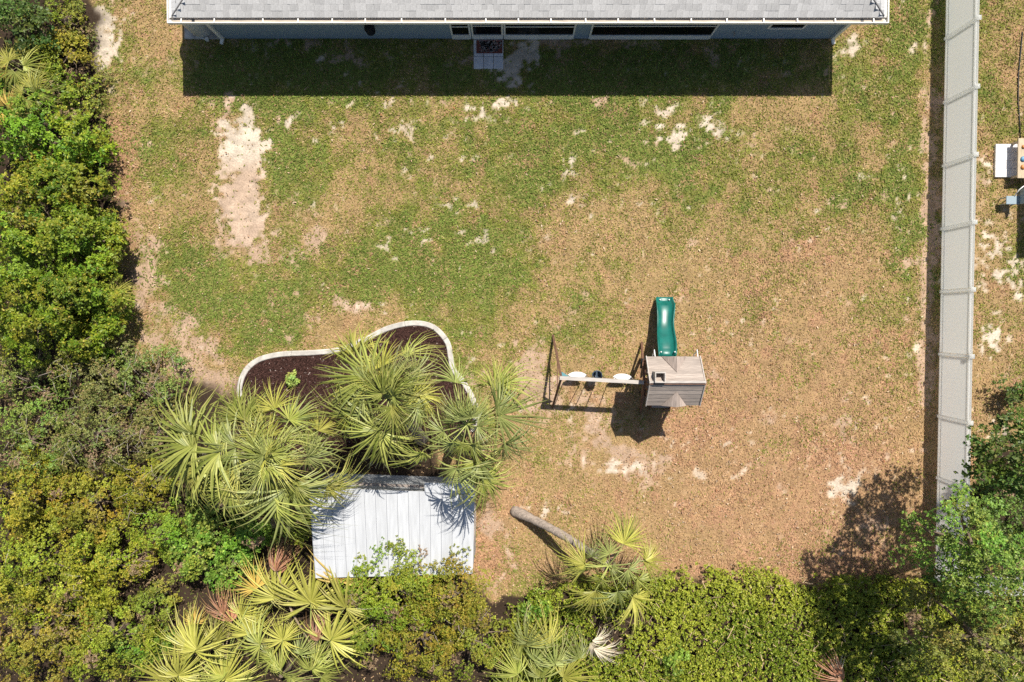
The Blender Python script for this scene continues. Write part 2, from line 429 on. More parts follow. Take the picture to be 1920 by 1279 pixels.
me.polygons.foreach_set("use_smooth", np.ones(len(quads), dtype=bool))
ground = bpy.data.objects.new("ground", me); COL.objects.link(ground)
tag(ground, 'sandy backyard soil under patchy dry lawn', 'ground', kind='structure')

# ------------------------------------------------------------------ house survey
EZ = 2.60                                   # gutter lip height
YE = W(960, 43, EZ).y
XL, XR = W(313, 43, EZ).x, W(1667, 43, EZ).x
YW = W(960, 72.5, 0).y
WXL, WXR = W(423, 72, 0).x, W(1556, 72, 0).x
FX = W(1763, 602, 0).x                       # fence line
FYS = W(1757, 1083, 0).y

BED = [(452, 745), (453, 715), (466, 690), (490, 673), (530, 664), (590, 661), (640, 655), (690, 634), (730, 615), (775, 606), (812, 613),
       (838, 640), (845, 668), (850, 692), (868, 715), (884, 742), (893, 772), (884, 808), (850, 835), (810, 828), (770, 818), (725, 826), (670, 848), (590, 852), (520, 830), (470, 790)]
bedw = np.array([W(a, b)[:2] for a, b in BED])

def spline_closed(p, k=6):
    n = len(p); out = []
    for i in range(n):
        p0, p1, p2, p3 = p[i - 1], p[i], p[(i + 1) % n], p[(i + 2) % n]
        for j in range(k):
            t = j / k
            out.append(.5 * ((2 * p1) + (-p0 + p2) * t + (2 * p0 - 5 * p1 + 4 * p2 - p3) * t * t + (-p0 + 3 * p1 - 3 * p2 + p3) * t ** 3))
    return np.array(out)
bed = spline_closed(bedw)

def inside(poly, x, y):
    c = np.zeros(len(x), dtype=bool); n = len(poly)
    for i in range(n):
        xi, yi = poly[i]; xj, yj = poly[i - 1]
        cond = ((yi > y) != (yj > y))
        c ^= cond & (x < (xj - xi) * (y - yi) / (yj - yi + 1e-12) + xi)
    return c

# ------------------------------------------------------------------ grass blades on the lawn
def make_grass():
    n = 620000
    x = rng.uniform(X0 + .3, X1 - .3, n); y = rng.uniform(Y0 + .3, Y1 - .5, n)
    g, sand, dirt, orange, litter, beige, n2, n3 = lawn(x, y)
    keep = rng.random(n) < (1 - .975 * sand ** .6) * (1 - .80 * dirt) * (1 - .92 * litter) * (0.62 + .45 * g)
    keep &= ~inside(bed, x, y)
    keep &= ~((y > YW - .02) & (x > WXL - 1.7) & (x < WXR + .02))
    keep &= np.abs(x - FX) > .05
    a, b = W(887, 130), W(945, 72); keep &= ~((x > a.x) & (x < b.x) & (y > a.y))
    a, b = W(1863, 333), W(1913, 270); keep &= ~((x > a.x) & (x < b.x) & (y > a.y) & (y < b.y))
    x, y, g, orange, n2, n3 = [q[keep] for q in (x, y, g, orange, n2, n3)]
    n = len(x)
    isg = rng.random(n) < np.clip(.16 + g * .84 - orange * .35, .05, .95)
    j = rng.random(n)[:, None]
    green = np.array((.175, .210, .030)) * (1 - j) + np.array((.355, .355, .072)) * j
    lush = sstep(.75, 1.0, g)[:, None]
    green = green * (1 - lush * .6) + np.array((.175, .265, .055)) * lush * .6 * (0.7 + .6 * j)
    straw = np.array((.39, .270, .110)) * (1 - j) + np.array((.61, .445, .245)) * j
    oc = np.array((.53, .285, .185)) * (.7 + .6 * j)
    o = np.clip(orange * 1.1, 0, 1)[:, None]
    col = np.where(isg[:, None], green, straw * (1 - o * .7) + oc * o * .7)
    col *= ((0.80 + 0.36 * rng.random(n)) * (.80 + .40 * fbm(x, y, .38, 601, 2)))[:, None]
    L = rng.uniform(.05, .115, n) * (0.8 + .4 * g); wd = rng.uniform(.012, .028, n)
    az = rng.uniform(0, 2 * np.pi, n); el = rng.uniform(.05, 1.0, n)
    d = np.stack([np.cos(az) * np.cos(el), np.sin(az) * np.cos(el), np.sin(el)], 1)
    s = np.stack([-np.sin(az), np.cos(az), rng.normal(0, .3, n)], 1)
    base = np.stack([x, y, np.full(n, -.012)], 1); base[:, 2] += rng.uniform(0, .02, n)
    v = np.stack([base - s * wd[:, None], base + s * wd[:, None], base + d * L[:, None]], 1)
    o_ = np_mesh("lawn_grass", v.reshape(-1, 3), 3, col, 'blade')
    tag(o_, 'patchy green and straw coloured lawn grass covering the yard', 'grass', kind='stuff')
make_grass()

# ------------------------------------------------------------------ house
def build_house():
    h = thing('house', 'single storey house with blue grey wall, pale shingle roof and white gutter', 'house', ((WXL + WXR) / 2, YW, 0))
    YB = YW + 9.0
    MB().box(WXL, WXR, YW, YB, 0, EZ - .12).build('wall', 'wall', h)
    # soffit and fascia
    MB().box(XL + .17, XR - .17, YE + .17, YB + .55, EZ - .115, EZ - .09).build('soffit', 'soffit', h)
    gi = .20
    ybk = YB + .7
    x0, x1, y0, y1 = XL + gi, XR - gi, YE + gi, ybk - gi
    half = (y1 - y0) / 2; P = .42; zr = EZ + .03 + half * P
    rx0, rx1, ry = x0 + half, x1 - half, (y0 + y1) / 2
    z0 = EZ + .03
    A, B, C_, D_ = (x0, y0, z0), (x1, y0, z0), (x1, y1, z0), (x0, y1, z0)
    E_, F_ = (rx0, ry, zr), (rx1, ry, zr)
    roof = MB(); roof.add([A, B, C_, D_, E_, F_], [(0, 1, 5, 4), (1, 2, 5), (2, 3, 4, 5), (3, 0, 4), (3, 2, 1, 0)])
    roof = roof.build('roof', 'underlay', h)
    # gutters
    def gut(poly_name, axis):
        m = MB()
        if axis == 'S':
            m.box(XL, XR, YE, YE + .028, EZ - .13, EZ); m.box(XL + .03, XR - .03, YE + .03, YE + .21, EZ - .13, EZ - .118); m.box(XL + .21, XR - .21, YE + .185, YE + .198, EZ - .11, EZ + .02)
        elif axis == 'W':
            m.box(XL, XL + .028, YE + .03, ybk, EZ - .13, EZ - .001); m.box(XL + .10, XL + .198, YE + .20, ybk, EZ - .11, EZ + .012); m.box(XL + .03, XL + .10, YE + .16, ybk, EZ - .13, EZ - .118)
        else:
            m.box(XR - .028, XR, YE + .03, ybk, EZ - .13, EZ - .001); m.box(XR - .198, XR - .10, YE + .20, ybk, EZ - .11, EZ + .012); m.box(XR - .10, XR - .03, YE + .16, ybk, EZ - .13, EZ - .118)
        return m.build('gutter', 'white_trim', h)
    gs = gut('g', 'S'); gut('g', 'W'); gut('g', 'E')
    MB().box(XL + .15, XR - .15, YE + .03, YE + .184, EZ - .116, EZ - .05).build('gutter_liner', 'gutter_in', gs)
    hm = None
    for px in (340, 402, 493, 559, 623, 685, 753, 835, 911, 972, 1033, 1098, 1159, 1227, 1296, 1363, 1432, 1495, 1566, 1638):
        x = W(px, 40, EZ).x
        MB().box(x - .022, x + .022, YE + .004, YE + .20, EZ + .001, EZ + .012).build('gutter_hanger', 'white_trim', gs)
    for px in (361, 1618):
        x = W(px, 38, EZ).x
        MB().box(x - .05, x + .05, YE + .06, YE + .14, EZ - .049, EZ - .044).build('drain_hole', 'black', gs)
    # shingles: individual tabs on the two lowest courses and the rest of the slope as one part
    ex = .185                                                    # exposure measured level
    ang = math.atan(P)
    widths = (.17, .22, .27, .32, .38)
    meshes = []
    for w in widths:
        m = MB(); L = ex / math.cos(ang) + .03
        m.box(0, w - .004, 0, L, 0, .014)
        mm = bpy.data.meshes.new('shingle'); mm.from_pydata(m.v, [], m.f); mm.materials.append(M['shingle']); meshes.append((w, mm))
    rr = random.Random(3); cnt = 0
    fv, ft = [], []
    def field_tab(p, ux, uy, un, w, L, t, col):
        a = Vector(p); q = [a, a + ux * w, a + ux * w + uy * L, a + uy * L]
        top = [v + un * t for v in q]
        fv.extend(top); ft.append(col)
        fv.extend([q[0], q[1], top[1], top[0]]); ft.append(col)
    uyS = Vector((0, math.cos(ang), math.sin(ang))); unS = Vector((0, -math.sin(ang), math.cos(ang)))
    ncourse = int(half / ex)
    for i in range(ncourse):
        d = i * ex - .03
        xa, xb = x0 + max(d, 0) + .02, x1 - max(d, 0) - .02
        x = xa - rr.random() * .1
        y, z = y0 + d, z0 + d * P + .004
        while x < xb:
            w, mm = meshes[rr.choice((0, 1, 1, 2, 2, 3, 4))]
            xx = max(x, xa); ww = min(x + w, xb) - xx
            thick = rr.choice((0, .007))
            if cnt < 300 and i < 4 and ww > w - .001:
                o = bpy.data.objects.new('shingle', mm); COL.objects.link(o); o.parent = roof
                o.location = Vector((xx, y, z + thick)) - wloc(h); o.rotation_euler = (ang - .012, 0, 0); cnt += 1
            elif ww > .03:
                k = .46 * (0.88 + .24 * rr.random())
                field_tab((xx, y, z + thick), Vector((1, 0, 0)), uyS, unS, ww - .004, ex / math.cos(ang) + .03, .016, (k, k * .99, k * .975))
            x += w
    for sgn, xe in ((1, x0), (-1, x1)):
        ux = Vector((0, 1, 0)); uy = Vector((sgn * math.cos(ang), 0, math.sin(ang))); un = Vector((-sgn * math.sin(ang), 0, math.cos(ang)))
        for i in range(ncourse):
            d = i * ex - .03
            ya, yb = y0 + max(d, 0) + .02, y1 - max(d, 0) - .02
            y = ya
            while y < yb:
                w = rr.choice(widths); ww = min(w, yb - y)
                k = .46 * (0.88 + .24 * rr.random())
                field_tab((xe + sgn * d, y, z0 + d * P + .004), ux, uy, un, ww - .004, ex / math.cos(ang) + .03, .016, (k, k * .99, k * .975))
                y += w
    sf = np_mesh('shingle_field', np.array([tuple(v) for v in fv]), 4, np.array(ft), 'shingle_field', h)
    sf['kind'] = 'stuff'
    for sx, xe in ((1, x0), (-1, x1)):                             # hip caps
        m = MB(); n = 40
        for k in range(n):
            a = Vector((xe + sx * half * k / n, y0 + half * k / n, z0 + half * P * k / n + .03)); b = Vector((xe + sx * half * (k + 1.05) / n, y0 + half * (k + 1.05) / n, z0 + half * P * (k + 1.05) / n + .026))
            m.bar(a, b, .03, .05)
        o = m.build('hip_cap', 'underlay', h)
    # openings
    def window(px0, px1, zb, zt, rail=None, name='window', t=.05, kick=0.0):
        xa, xb = W(px0, 72, 0).x, W(px1, 72, 0).x
        m = MB()
        m.box(xa, xa + t, YW - .035, YW, zb, zt); m.box(xb - t, xb, YW - .035, YW, zb, zt)
        m.box(xa + t, xb - t, YW - .035, YW, zt - t, zt)
        m.box(xa + t, xb - t, YW - .045, YW, zb, zb + t + kick)
        f = m.build(name, 'white_trim', h)
        MB().box(xa + t, xb - t, YW - .012, YW - .004, zb + t + kick, zt - t).build('pane', 'glass', f)
        if rail:
            MB().box(xa + t, xb - t, YW - .03, YW - .013, rail, rail + .05).build('rail', 'white_trim', f)
        return f
    window(848, 884, .03, 2.25, 1.05, t=.06, kick=.3)
    dr = window(886, 943.5, .03, 2.25, 1.12, 'door', t=.06, kick=.3)
    window(945, 1075, .03, 2.25, 1.05, t=.06, kick=.3)
    window(1103, 1330, .03, 2.25, 1.10, t=.06, kick=.26)
    window(1421, 1487, .92, 2.1, None, t=.07)
    # wall lamp: back plate, drum cage, lower cap
    lx = W(694, 60, 1.2).x
    lp = MB().box(lx - .07, lx + .07, YW - .03, YW, 1.15, 1.45).build('wall_lamp', 'black', h)
    MB().lathe((lx, YW - .17, 0), [(.05, 1.36), (.19, 1.33), (.19, 1.30), (.10, 1.28), (.10, 1.12), (.17, 1.10), (.17, 1.06), (.06, 1.04)], 18).build('lamp_cage', 'black', lp)
    MB().bar((lx, YW - .03, 1.3), (lx, YW - .08, 1.3), .05, .05).build('lamp_arm', 'black', lp)
    # hose tap
    tx = W(1375, 58, .5).x
    t = MB(); t.tube([(tx, YW, .62), (tx, YW - .12, .62), (tx, YW - .14, .54)], .02, 8); t.tube([(tx - .06, YW - .1, .68), (tx + .06, YW - .1, .68)], .012, 6); t.tube([(tx, YW - .1, .62), (tx, YW - .1, .68)], .012, 6)
    t.build('hose_tap', 'old_wood', h)
    # downspouts at both corners
    for xx, o in ((W(420, 71).x, -.02), (W(1558, 71).x, .02)):
        m = MB(); m.box(xx - .06, xx + .06, YW - .10, YW - .012, .12, EZ - .14)
        m.bar((xx, YW - .05, .14), (xx + o * 4, YW - .22, .05), .11, .07)
        m.build('downspout', 'white_trim', h)
    return h
build_house()

def slab_of(name, label, cat, x0, x1, y0, y1, z1, mat):
    return tag(MB().box(x0, x1, y0, y1, -.05, z1).build(name, mat, bevel=.01), label, cat)

# equipment slab, tank and pipe beside the west wall
_a, _b = W(347, 74), W(421, 40)
slab_of('equipment_slab', 'grey concrete equipment slab at the shaded west corner of the house', 'slab', _a.x, WXL - .02, _a.y, YW + 1.4, .06, 'concrete')
tk = thing('water_tank', 'white domed water tank under the eave beside the left house corner', 'tank', (-11.62, YW + .45, .06))
MB().lathe((-11.62, YW + .45, 0), [(.42, .062), (.47, .12), (.47, 1.52), (.43, 1.62), (.32, 1.68), (.16, 1.72)], 28).build('vessel', 'tank', tk, smooth=True)
MB().lathe((-11.62, YW + .45, 0), [(.09, 1.70), (.09, 1.80), (.05, 1.83)], 14).build('valve_head', 'black', tk)
pp = W(368, 69, .1)
m = MB(); m.tube([(pp.x, pp.y + .14, 1.6), (pp.x, pp.y + .14, .22), (pp.x + .02, pp.y, .12), (pp.x + .36, pp.y - .10, .11), (pp.x + .40, pp.y - .10, .11)], .025, 8)
m.box(pp.x + .36, pp.x + .46, pp.y - .16, pp.y - .04, .06, .17)
tag(m.build('drain_pipe', 'white_trim'), 'thin white pipe with an elbow standing beside the domed tank', 'pipe')

# doorstep of pavers and mat
ds0, ds1 = W(888, 130), W(944, 73)
st = thing('doorstep', 'pale square paver doorstep outside the glass door', 'doorstep', ((ds0.x + ds1.x) / 2, (ds0.y + YW) / 2, 0))
nxp, nyp = 3, 3
yy = [ds0.y, ds0.y + .46, ds0.y + .92, YW - .06]
pw = (ds1.x - ds0.x) / 3
for i in range(3):
    for j in range(3):
        MB().box(ds0.x + i * pw + .008, ds0.x + (i + 1) * pw - .008, yy[j] + .008, yy[j + 1] - .008, -.03, .055 + .004 * random.random()).build('paver', 'paver', st, bevel=.006)
mx0, mx1, my0, my1 = ds0.x + .11, ds1.x - .04, ds0.y + .57, YW - .09
dm = thing('doormat', 'dark red pebble patterned doormat on the pale paver step', 'doormat', ((mx0 + mx1) / 2, (my0 + my1) / 2, .06))
MB().box(mx0, mx1, my0, my1, .0605, .074).build('mat_base', 'mat_red', dm)
n = 260
cx = rng.uniform(mx0 + .12, mx1 - .04, n); cy = rng.uniform(my0 + .04, my1 - .04, n)
kk = ((cx - mx0) / (mx1 - mx0) * .9 - (cy - my0) / (my1 - my0) * .5) < .62
cx, cy = cx[kk], cy[kk]; n = len(cx)
th = rng.uniform(0, 6.28, n)[:, None] + np.array([0, 1.05, 2.1, 3.14, 4.2, 5.25])[None]
rad = rng.uniform(.018, .036, n)[:, None] * rng.uniform(.7, 1.2, (n, 6))
pv = np.stack([cx[:, None] + rad * np.cos(th), cy[:, None] + rad * np.sin(th), np.full((n, 6), .0775)], 2)
pc = rng.uniform(.06, .42, n)[:, None] * np.array((1, .95, .88))
np_mesh('pebble_pattern', pv.reshape(-1, 3), 6, pc, 'mulch', dm)['kind'] = 'stuff'

# ------------------------------------------------------------------ white vinyl fence
def fence_run(root, p0, p1, ys_posts, axis):
    pass
FH = 1.80
fn = thing('vinyl_fence', 'tall white vinyl privacy fence running down the right side of the yard', 'fence', (FX, 0, 0))
yp = [FYS + .06]
k = W(1822, 543, FH).y
posts = [k + 2.37 * i for i in range(-4, 6)]
posts = [FYS + .05] + [p for p in posts if p > FYS + .6] 
def post_mesh():
    m = MB(); m.box(-.065, .065, -.065, .065, -.05, FH + .03)
    return m
pm = None
for i, y in enumerate(posts):
    o = MB().box(FX - .06, FX + .06, y - .055, y + .055, -.05, FH + .035).build('post', 'vinyl', fn, bevel=.006)
    MB().add([(FX - .08, y - .08, FH + .036), (FX + .08, y - .08, FH + .036), (FX + .08, y + .08, FH + .036), (FX - .08, y + .08, FH + .036),
              (FX - .08, y - .08, FH + .062), (FX + .08, y - .08, FH + .062), (FX + .08, y + .08, FH + .062), (FX - .08, y + .08, FH + .062), (FX, y, FH + .10)],
             [(3, 2, 1, 0), (0, 1, 5, 4), (1, 2, 6, 5), (2, 3, 7, 6), (3, 0, 4, 7), (4, 5, 8), (5, 6, 8), (6, 7, 8), (7, 4, 8)]).build('post_cap', 'vinyl', o)
for y0_, y1_ in zip(posts[:-1], posts[1:]):
    a, b = y0_ + .066, y1_ - .066
    MB().box(FX - .042, FX + .042, a, b, .05, .19).build('bottom_rail', 'vinyl', fn, bevel=.005)
    MB().box(FX - .042, FX + .042, a, b, FH - .14, FH).build('top_rail', 'vinyl', fn, bevel=.005)
    nbd = 14; bw = (b - a) / nbd
    for j in range(nbd):                                          # tongue and groove boards
        ya, yb_ = a + j * bw + .0004, a + (j + 1) * bw - .0004
        xo = FX - .011 - .0015 * (j % 2)
        MB().add([(xo, ya, .191), (xo, yb_, .191), (xo, yb_, FH - .141), (xo, ya, FH - .141), (FX + .011, ya, .191), (FX + .011, yb_, .191), (FX + .011, yb_, FH - .141), (FX + .011, ya, FH - .141)], [(3, 2, 1, 0), (4, 5, 6, 7)]).build('board', 'vinyl', fn)
LY = [p for p in posts if abs(p - W(1822, 665, FH).y) < .6][0]
MB().box(FX + .067, FX + .12, LY - .06, LY + .06, FH - .18, FH + .02).build('latch', 'black', fn)
fe = thing('vinyl_fence', 'white vinyl fence turning right behind the light green tree', 'fence', (FX + 2.5, FYS, 0))
exs = [FX + .066 + 2.37 * i for i in range(1, 4)]
prev = FX + .066
for x in exs:
    a, b = prev + .002, x - .066
    o = MB().box(x - .065, x + .065, FYS - .015, FYS + .115, -.05, FH + .035).build('post', 'vinyl', fe, bevel=.006)
    MB().box(a, b, FYS + .01, FYS + .09, .05, .19).build('bottom_rail', 'vinyl', fe)
    MB().box(a, b, FYS + .01, FYS + .09, FH - .14, FH).build('top_rail', 'vinyl', fe)
    bw = (b - a) / 14
    for j in range(14):
        MB().box(a + j * bw + .002, a + (j + 1) * bw - .002, FYS + .039, FYS + .061, .191, FH - .141).build('board', 'vinyl', fe)
    prev = x + .066

# ------------------------------------------------------------------ play set
RZE, RZR = 2.36, 3.06
tc = W(1266, 716, 2.7)
TX, TY = tc.x, tc.y
RW, RD = .955, .85
ps = thing('play_set', 'wooden play set with plank roofed tower, green slide and swing beam', 'play set', (TX, TY, 0))
for sy in (1, -1):
    nb_ = 6
    sl = (RZR - RZE) / RD
    for i in range(nb_):
        d0, d1 = RD * i / nb_, RD * (i + 1) / nb_
        lap = .015
        p = [(TX - RW, TY + sy * (RD - d0), RZE + d0 * sl + lap), (TX + RW, TY + sy * (RD - d0), RZE + d0 * sl + lap), (TX + RW, TY + sy * (RD - d1 - .015), RZE + (d1 + .015) * sl), (TX - RW, TY + sy * (RD - d1 - .015), RZE + (d1 + .015) * sl)]
        MB().slab(p, .022).build('roof_plank', 'old_wood', ps)
    # little gable dormer in lengthwise boards
    dw, dd = .44, .52
    zr_, ze_ = RZE + dd * sl + .03, RZE + .03
    cxo = TX + .03
    for sx in (1, -1):
        for i in range(3):
            u0, u1 = dw * i / 3, dw * (i + 1) / 3
            def pt(u, front):
                dep = dd * (1 - u / dw)
                y = TY + sy * (RD + .01 - (0 if front else dep))
                return (cxo + sx * u, y, zr_ - (zr_ - ze_) * u / dw)
            if i < 2: poly = [pt(u0, 1), pt(u1, 1), pt(u1, 0), pt(u0, 0)]
            else: poly = [pt(u0, 1), pt(u1, 1), pt(u0, 0)]
            MB().slab(poly, .02).build('dormer_board', 'old_wood_y', ps)
    MB().slab([(cxo - dw, TY + sy * (RD - .01), ze_ - .03), (cxo + dw, TY + sy * (RD - .01), ze_ - .03), (cxo, TY + sy * (RD - .011), zr_ - .03)], .02).build('dormer_gable', 'old_wood', ps)
MB().bar((TX - RW, TY + .03, RZR + .018), (TX + RW, TY + .03, RZR + .018), .075, .03).build('ridge_board', 'beam_wood', ps)
MB().bar((TX - RW, TY - .045, RZR - .012), (TX + RW, TY - .045, RZR - .012), .03, .05).build('ridge_board', 'red_wood', ps)
for sx in (-1, 1):                                                # barge boards
    for sy in (-1, 1):
        MB().bar((TX + sx * (RW - .02), TY + sy * RD, RZE + .01), (TX + sx * (RW - .02), TY, RZR - .02), .03, .09).build('barge_board', 'beam_wood', ps)
# chimney box on the north slope, open on top
cw = W(1236, 707, 3.0); czb = RZE + .3
m = MB(); r_ = .18; t_ = .035
for (ax, bx, ay, by) in ((-r_, r_, -r_, -r_ + t_), (-r_, r_, r_ - t_, r_), (-r_, -r_ + t_, -r_ + t_, r_ - t_), (r_ - t_, r_, -r_ + t_, r_ - t_)):
    m.box(cw.x + ax, cw.x + bx, cw.y + ay, cw.y + by, czb, 3.2)
ch = m.build('chimney', 'beam_wood', ps)
MB().box(cw.x - r_ + t_, cw.x + r_ - t_, cw.y - r_ + t_, cw.y + r_ - t_, 2.8, 2.84).build('chimney_floor', 'black', ch)
# posts, deck, railings
for sx in (-1, 1):
    for sy in (-1, 1):
        MB().box(TX + sx * .68 - .045, TX + sx * .68 + .045, TY + sy * .62 - .045, TY + sy * .62 + .045, -.05, RZE + .16).build('post', 'red_wood', ps)
for i in range(9):
    MB().box(TX - .66 + i * .148, TX - .66 + i * .148 + .138, TY - .57, TY + .57, 1.18, 1.21).build('deck_board', 'old_wood_y', ps)
for sx in (-1, 1):
    MB().box(TX + sx * .735 - .012, TX + sx * .735 + .012, TY - .66, TY + .66, 1.0, 1.18).build('deck_joist', 'red_wood', ps)
    MB().box(TX + sx * .735 - .012, TX + sx * .735 + .012, TY - .66, TY + .66, 1.85, 1.94).build('guard_rail', 'red_wood', ps)
    for i in range(7):
        MB().box(TX + sx * .76 - .008, TX + sx * .76 + .008, TY - .58 + i * .18, TY - .50 + i * .18, 1.15, 1.9).build('baluster', 'red_wood', ps)
# ladder treads on the south side, climbing to the deck
for i in range(5):
    z = .22 + i * .2; y = TY - 1.15 + i * .09
    MB().box(TX - .3, TX + .36, y - .05, y + .05, z - .02, z + .015).build('ladder_tread', 'old_wood', ps)
for sx in (-.34, .40):
    MB().bar((TX + sx, TY - 1.26, 0), (TX + sx, TY - .66, 1.2), .04, .1).build('ladder_side', 'red_wood', ps)
# white grab handles by the slide, knob on the east side
for px_, off in ((1229, -.1), (1307, .05)):
    hp = W(px_, 668, 1.9)
    MB().tube([(hp.x, TY + .66, 1.25), (hp.x + off * .1, hp.y + .05, 1.5), (hp.x + off * .3, hp.y + .22, 1.85), (hp.x + off * .2, TY + .68, 2.05)], .018, 8).build('grab_handle', 'white_plastic', ps, smooth=True)
kp = W(1318, 698, 2.2)
MB().tube([(TX + .74, kp.y, 2.0), (TX + 1.0, kp.y + .02, 2.2)], [.05, .065], 10).build('telescope', 'white_plastic', ps, smooth=True)
MB().tube([(TX + .92, kp.y - .22, 1.95), (TX + .98, kp.y - .24, 2.1)], .06, 10).build('play_wheel', 'white_plastic', ps, smooth=True)
# slide
sA, sB = W(1250, 670, 1.28), W(1245, 557, .1)
m = MB(); N = 26
prof = [(-.345, .150), (-.300, .165), (-.285, .06), (-.22, -.01), (-.11, -.035), (0, -.042), (.11, -.035), (.22, -.01), (.285, .06), (.300, .165), (.345, .150)]
prof2 = [(x * 1.0, z - .03) for x, z in reversed(prof)]
ring = prof + prof2
vs = []
for i in range(N + 1):
    t = i / N
    y = sA.y + (sB.y - sA.y) * t
    x = sA.x + (sB.x - sA.x) * t + .007 * math.sin(t * 9)
    z = 1.24 * (1 - t) + .16 * t + .055 * math.sin(t * math.pi * 3.0)
    if t < .08: z = 1.24
    if t > .9: z = max(z * .6, .13)
    wsc = .97 + .055 * math.sin(t * math.pi * 3 - .6) - .08 * max(0, t - .88) / .12
    if t > .93: dz = .5
    else: dz = 1
    for (a, b) in ring: vs.append((x + a * wsc, y, z + b * dz))
nr = len(ring); fs = [tuple(range(nr)), tuple(N * nr + k for k in range(nr - 1, -1, -1))]
for i in range(N):
    for k in range(nr):
        k2 = (k + 1) % nr
        fs.append((i * nr + k2, i * nr + k, (i + 1) * nr + k, (i + 1) * nr + k2))
slide = m.add(vs, fs).build('slide', 'slide', ps, smooth=True)
for px_, py_, z_ in ((1240, 660, 1.42), (1266, 660, 1.42), (1238, 562, .22), (1255, 562, .22)):
    q = W(px_, py_, z_)
    MB().lathe((q.x, q.y, q.z - .02), [(.02, -.12), (.026, .0), (.012, .012)], 8).build('bolt_cap', 'white_plastic', slide)
# swing beam and A frames
BZ = 2.05
bA, bB = W(1051, 708.5, BZ), W(1207, 717, BZ)
MB().bar(bA + Vector((-.03, 0, 0)), bB, .125, .13).build('swing_beam', 'beam_wood', ps)
for (f1, f2, ap) in ((W(1037, 629), W(1036, 764), bA), (W(1203, 642), W(1201, 774), bB)):
    ap = Vector((ap.x + .03, ap.y, BZ - .05))
    for f in (f1, f2):
        MB().bar(f - Vector((0, 0, .03)), ap, .075, .075).build('frame_leg', 'red_wood', ps)
    c1, c2 = f1.lerp(ap, .42), f2.lerp(ap, .42)
    MB().bar(c1 + Vector((.045, 0, 0)), c2 + Vector((.045, 0, 0)), .03, .08).build('cross_brace', 'red_wood', ps)
q1, q2, q3 = W(1053, 697, 1.75), W(1054, 707, 1.95), W(1069, 707, 1.75)
MB().slab([q1, q2, q3], .02).build('corner_gusset', 'teal_plastic', ps)
# curved arm joining the second frame to the tower
MB().tube([W(1201, 690, 1.2), W(1204, 674, 1.5), W(1211, 672, 1.7), W(1216, 680, 1.7)], .035, 8).build('curved_brace', 'tarp', ps, smooth=True)
MB().bar(W(1206, 750, 1.0), W(1208, 728, 1.3), .12, .04).build('rung_plate', M['red_wood'], ps)

# hanging swings (things of their own)
def belt_swing(px, py, label):
    c = W(px, py, .52)
    yb = bA.y + (bB.y - bA.y) * (c.x - bA.x) / (bB.x - bA.x)
    s = thing('belt_swing', label, 'swing', (c.x, c.y, .45), 'white belt swings under the beam')
    m = MB(); n = 12; vs = []
    for i in range(n + 1):
        t = i / n * 2 - 1; x = c.x + t * .335; z = .52 + .10 * t * t
        hw = .125 * (1 - .75 * abs(t) ** 2.6)
        for yy_, zz in ((-hw, 0), (hw, 0), (hw, -.02), (-hw, -.02)): vs.append((x, c.y + yy_, z + zz))
    fs = [(0, 1, 2, 3), (n * 4 + 3, n * 4 + 2, n * 4 + 1, n * 4)]
    for i in range(n):
        for k in range(4): fs.append((i * 4 + k, (i + 1) * 4 + k, (i + 1) * 4 + (k + 1) % 4, i * 4 + (k + 1) % 4))
    m.add(vs, fs).build('seat', 'white_plastic', s, smooth=False)
    for sx in (-1, 1):
        MB().tube([(c.x + sx * .33, c.y, .615), (c.x + sx * .26, yb, BZ - .06)], .014, 6).build('chain', 'chain', s)
belt_swing(1082, 703.5, 'white belt swing hanging at the left end of the beam')
belt_swing(1166, 707, 'white belt swing hanging nearest the tower')
c = W(1119, 704, .62); yb = bA.y + (bB.y - bA.y) * (c.x - bA.x) / (bB.x - bA.x)
bs = thing('bucket_swing', 'dark navy round bucket swing hanging between two white belt swings', 'swing', (c.x, c.y, .4))
MB().lathe((c.x, c.y, 0), [(.10, .42), (.16, .46), (.19, .62), (.20, .74), (.17, .745), (.15, .62), (.11, .5), (.02, .48)], 18).build('bucket', 'navy_plastic', bs, smooth=True)
MB().bar((c.x - .02, c.y - .17, .72), (c.x - .02, c.y + .17, .72), .06, .03).build('strap', 'navy_plastic', bs)
for sx in (-1, 1):
    MB().tube([(c.x + sx * .185, c.y, .73), (c.x + sx * .2, yb, BZ - .06)], .014, 6).build('chain', 'chain', bs)

